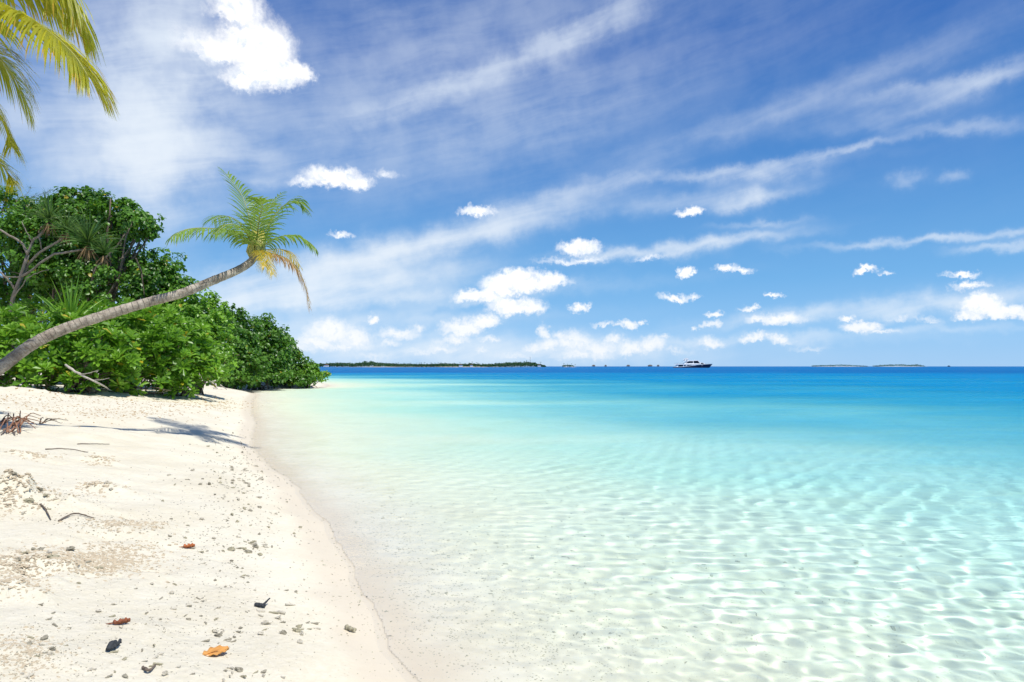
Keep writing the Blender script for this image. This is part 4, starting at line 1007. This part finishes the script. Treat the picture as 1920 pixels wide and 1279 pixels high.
wood('brushwood', 'tangle of thin reddish dead twigs on the sand at the left edge', 'twigs', pa, M_RED)
pa = []
ctr = gp(76, 796, .03)
for i in range(7):
    a = ctr + [r.normal(0, .01), r.normal(0, .01), 0]; e = a + [r.uniform(-.34, .40), r.uniform(-.2, .2), r.uniform(.0, .10)]
    pa.append(([a, (a + e) / 2 + [0, 0, .05], e], .008, .004))
wood('dead_twigs', 'grey bent twigs lying just right of the reddish brushwood', 'twigs', pa, M_DARKB)
wood('bent_twig', 'dark two-legged bent twig below the reddish brushwood', 'twig', [([gp(2, 816, .01), gp(12, 809, .05), gp(22, 806, .10)], .010, .008), ([gp(22, 806, .10), gp(26, 812, .04), gp(28, 818, .0)], .008, .006)], M_DARKB)
for (a, b, c), l in (((85, 838), (125, 842), (165, 848)), 'thin dark twig on the upper beach below the palm shadow'), (((145, 830), (175, 829), (205, 826)), 'thin curved twig just under the left part of the palm shadow'), (((110, 975), (140, 968), (176, 972)), 'thin twig lying above the flat sand crust, mid-left'), (((75, 955), (85, 960), (95, 972)), 'short slanting twig below the big rubble mound'), (((268, 1258), (280, 1266), (292, 1256)), 'fine stalk near the bottom edge under the dark weed tuft'):
    wood('twig', l, 'twig', [([gp(*a, .008), gp(*b, .016), gp(*c, .008)], .007, .004)], M_DARKB)

# ---------------------------------------------------------------- single things on the sand
def ground_n(x, y):
    e = .05; return norm(np.array([float(ground_h(x - e, y) - ground_h(x + e, y)), float(ground_h(x, y - e) - ground_h(x, y + e)), 2 * e]))
def dead_leaf(px, py, L, W, rz, curl, mat, label, stalk=True):
    x, y = px_ground(px, py); n, k = 13, 9; V = []
    for i in range(n):
        u = i / (n - 1); w = W * math.sin(math.pi * min(.999, u * .96 + .02)) ** .7 * (1 - .25 * u)
        for j in range(k):
            v = j / (k - 1) * 2 - 1
            V.append(((u - .5) * L, v * w * (1 - .1 * math.sin(u * 9) * v), .012 + curl * (v * v * .6 + .5 * (u - .5) ** 2) * W * 1.6 + .012 * math.sin(7 * u + 3 * v) * L + .006 * math.sin(19 * u * v)))
    t = tag(empty('dead_leaf', (x, y, float(ground_h(x, y))), rz), label, 'leaf')
    o = np_mesh('blade', np.array(V), grid_faces(n, k), mat); o.parent = t
    so = o.modifiers.new('thick', 'SOLIDIFY'); so.thickness = .003
    mb = MB(); tube(mb, [(-L * .95 if stalk else -L * .6, .01, .012), (-L * .5, 0, .015), (L * .1, 0, .02)], [.0028, .004, .002], 5); mb.build('stalk', mat, t, smooth=True)
dead_leaf(405, 1229, .115, .052, .75, .16, M_LEAFO, 'pale orange fallen leaf lying nearest to the viewer', False)
dead_leaf(228, 1179, .072, .018, .55, .6, M_LEAFB, 'curled dark brown fallen leaf with a long stalk')
dead_leaf(355, 1021, .075, .032, .35, .45, M_LEAFR, 'small rust-red fallen leaf right of the crumbly sand patch')
wood('stick', 'black charred stick on the sand with coral bits below it', 'stick', [([gp(480, 1136, .012), gp(488, 1139, .016), gp(497, 1140, .014)], .013, .009), ([gp(492, 1139, .014), gp(500, 1136, .03), gp(506, 1133, .04)], .007, .004)], M_CHAR)
wood('stick', 'short thick grey-brown stick near the waterline, right of the coral bits', 'stick', [([gp(648, 1179, .014), gp(656, 1183, .016), gp(666, 1187, .014)], .013, .012)], M_CORALG)
wood('weed_tuft', 'dark blue-grey knotted tuft of dried weed', 'weed', [([gp(203, 1228, .01), gp(210, 1224, .03), gp(220, 1220, .02), gp(228, 1217, .03)], .014, .006)] + [([gp(205 + r.uniform(-2, 12), 1226 + r.uniform(-5, 3), .015), gp(210 + r.uniform(-4, 8), 1223, .03), gp(207 + r.uniform(-4, 20), 1224 + r.uniform(-8, 6), .015)], .008, .004) for i in range(7)], M_CHAR)

# broken coral: a few shapes, copied
def coral_mesh(kind, r):
    mb = MB()
    if kind == 0:
        tube(mb, bez([(-.5, 0, .1), (-.1, .06, .16), (.5, -.05, .12)], 9), r.uniform(.10, .17, 9), 8)
    elif kind == 1:
        tube(mb, bez([(-.5, 0, .1), (0, .1, .15), (.45, -.1, .1)], 8), r.uniform(.09, .14, 8), 7); tube(mb, [(0, .1, .14), (.12, .3, .16), (.2, .48, .14)], [.11, .09, .06], 7); tube(mb, [(-.15, .05, .16), (-.2, -.1, .3)], [.09, .06], 7)
    else:
        n, k = 7, 9; V = []
        for i in range(n):
            a = math.pi * i / (n - 1)
            for j in range(k):
                b = 2 * math.pi * j / k; rr = .36 * (1 + .28 * r.normal())
                V.append((rr * math.sin(a) * math.cos(b) * 1.25, rr * math.sin(a) * math.sin(b), .2 + rr * .6 * math.cos(a)))
        mb.add(V, [(i * k + j, i * k + (j + 1) % k, (i + 1) * k + (j + 1) % k, (i + 1) * k + j) for i in range(n - 1) for j in range(k)])
    return mb
protos = []
for kd in (0, 0, 1, 2, 2):
    for m in (M_CORAL, M_CORALD, M_CORALG):
        protos.append(coral_mesh(kd, r).build('coral_fragment', m, smooth=False))
def many_ground(px, py):
    d = np.stack([(px - 960) / F, np.ones_like(px), (639.5 - py) / F], 1)
    dz = math.sin(PITCH) + d[:, 2] * math.cos(PITCH); dy = math.cos(PITCH) - d[:, 2] * math.sin(PITCH); dx = d[:, 0]
    t = np.full(len(px), 1.5)
    for _ in range(90):
        gap = EYE + dz * t - ground_h(dx * t, dy * t, False); t = t + np.maximum(gap, 0) * .9
    return dx * t, dy * t
spots = []
def scatter(n, cx, cy, sx, sy, lo, hi):
    for _ in range(n):
        spots.append((r.normal(cx, sx), r.normal(cy, sy), r.uniform(lo, hi)))
for a in [(60, 455, 885, 45, 40, 5, 11), (40, 430, 960, 70, 45, 5, 10), (26, 400, 1040, 70, 40, 5, 11), (16, 470, 1022, 18, 6, 8, 15), (8, 500, 1150, 22, 12, 10, 20), (14, 440, 1190, 28, 9, 8, 16), (10, 460, 1262, 40, 8, 9, 17), (16, 370, 1140, 70, 30, 6, 12),
          (14, 560, 1185, 25, 12, 8, 16), (22, 200, 1170, 90, 35, 6, 13), (14, 250, 1255, 60, 14, 8, 16), (14, 60, 1235, 45, 25, 8, 18), (14, 100, 1045, 60, 14, 10, 20), (12, 60, 945, 40, 14, 9, 18), (8, 190, 910, 18, 5, 7, 12), (12, 560, 960, 40, 60, 5, 9)]: scatter(*a)
spots += [(553, 1183, 15), (572, 945, 10), (96, 1050, 28), (410, 1140, 9), (603, 1022, 12), (310, 1270, 16), (530, 1273, 12), (490, 900, 16), (485, 935, 14), (530, 868, 14)]
spots = [s for s in spots if s[0] > -5 and s[0] < 750]
SP = np.array(spots); gx_, gy_ = many_ground(SP[:, 0], SP[:, 1]); gs = shore_dist(gx_, gy_); gz_ = ground_h(gx_, gy_)
nplaced = 0
for i in range(len(SP)):
    if gs[i] < .12 or nplaced >= 290: continue
    p0 = protos[r.integers(len(protos))]
    c = p0.copy(); COL.objects.link(c)
    s = SP[i, 2] * gy_[i] / F * 1.0
    c.location = (gx_[i], gy_[i], gz_[i] - .02 * s); c.scale = (s, s * r.uniform(.7, 1.2), s * r.uniform(.7, 1.1)); c.rotation_euler = (r.normal(0, .2), r.normal(0, .2), r.random() * 6.28)
    tag(c, 'small weathered piece of broken coral scattered on the dry sand', 'coral', 'broken coral on the sand'); nplaced += 1
for p0 in protos: bpy.data.objects.remove(p0)

# fine coral rubble nobody could count, on the sand and on the bed of the shallows
def rubble(name, px, py, size, mat, sink=.25):
    x, y = many_ground(px, py); z = ground_h(x, y); n = len(x)
    T = np.array([(1, 0, 0), (-1, 0, 0), (0, 1, 0), (0, -1, 0), (0, 0, .8), (0, 0, -.8), (.6, .6, .35), (-.6, .55, .3)])
    Fc = np.array([(0, 6, 4), (6, 2, 4), (2, 7, 4), (7, 1, 4), (1, 3, 4), (3, 0, 4), (0, 2, 6), (2, 1, 7), (0, 3, 5), (3, 1, 5), (1, 2, 5), (2, 0, 5)])
    sz = size * y / F * .5; a = r.random(n) * 6.28; el = r.uniform(.35, 1, n)
    J = T[None] * (1 + r.normal(0, .22, (n, 8, 3)))
    X = J[..., 0] * np.cos(a)[:, None] - J[..., 1] * el[:, None] * np.sin(a)[:, None]; Yv = J[..., 0] * np.sin(a)[:, None] + J[..., 1] * el[:, None] * np.cos(a)[:, None]
    V = np.stack([x[:, None] + X * sz[:, None], y[:, None] + Yv * sz[:, None], z[:, None] + (J[..., 2] * .6 + .6 - 2 * sink) * sz[:, None]], 2).reshape(-1, 3)
    o = np_mesh(name, V, (np.arange(n)[:, None, None] * 8 + Fc[None]).reshape(-1, 3), mat, smooth=False)
    o.cycles.is_caustics_receiver = True
    return tag(o, kind='stuff')
def cloud(n, lst):
    w = np.array([l[4] for l in lst], float); k = r.choice(len(lst), n, p=w / w.sum()); L = np.array(lst, float)[k]
    return r.normal(L[:, 0], L[:, 2]), r.normal(L[:, 1], L[:, 3])
px, py = cloud(2600, [(455, 880, 55, 45, 3), (420, 1000, 90, 60, 3), (400, 1130, 130, 70, 3), (250, 1200, 150, 50, 2), (60, 1230, 50, 30, 2), (100, 940, 60, 20, 1.5), (200, 980, 60, 12, 1)])
rubble('coral_rubble', px, py, r.uniform(1.5, 4.5, len(px)), M_CORALD)
px, py = cloud(4200, [(110, 1048, 75, 16, 4), (210, 1035, 50, 14, 3), (30, 1068, 30, 12, 1.5), (60, 938, 45, 12, 1.6), (20, 940, 14, 10, 1), (40, 1105, 25, 8, 1), (190, 912, 22, 6, 1), (230, 982, 45, 6, 1), (40, 1235, 40, 24, 1.5), (65, 855, 26, 4, .5), (188, 862, 16, 4, .5)])
rubble('sand_crumbs', px, py, r.uniform(3, 11, len(px)), plain('tan_sand_crumbs', (.50, .42, .30), .95, .1, .25, 40), .35)  # crumbs a darker tan than the smooth sand
px, py = cloud(3000, [(720, 1020, 60, 60, 3), (800, 1130, 80, 60, 4), (960, 1190, 110, 60, 4), (1050, 1230, 150, 35, 3), (700, 960, 50, 50, 1.5), (1150, 1120, 180, 80, 1.5), (850, 1020, 100, 60, 2)])
rubble('sunken_rubble', px, py, r.uniform(1.5, 5, len(px)), M_SUNK, .2)
px, py = cloud(260, [(1250, 1050, 250, 90, 2), (1500, 1180, 200, 70, 2), (960, 1100, 140, 80, 2)])
rubble('sunken_stones', px, py, r.uniform(4, 12, len(px)), M_SUNK, .3)

px, py = cloud(1500, [(120, 760, 110, 14, 3), (260, 772, 80, 10, 2), (60, 745, 60, 6, 1), (400, 760, 40, 6, 1), (330, 750, 60, 6, 1)])
rubble('leaf_litter', px, py, r.uniform(2, 7, len(px)), plain('dry_litter', (.40, .28, .15), .9, .1, .35, 60), .38)
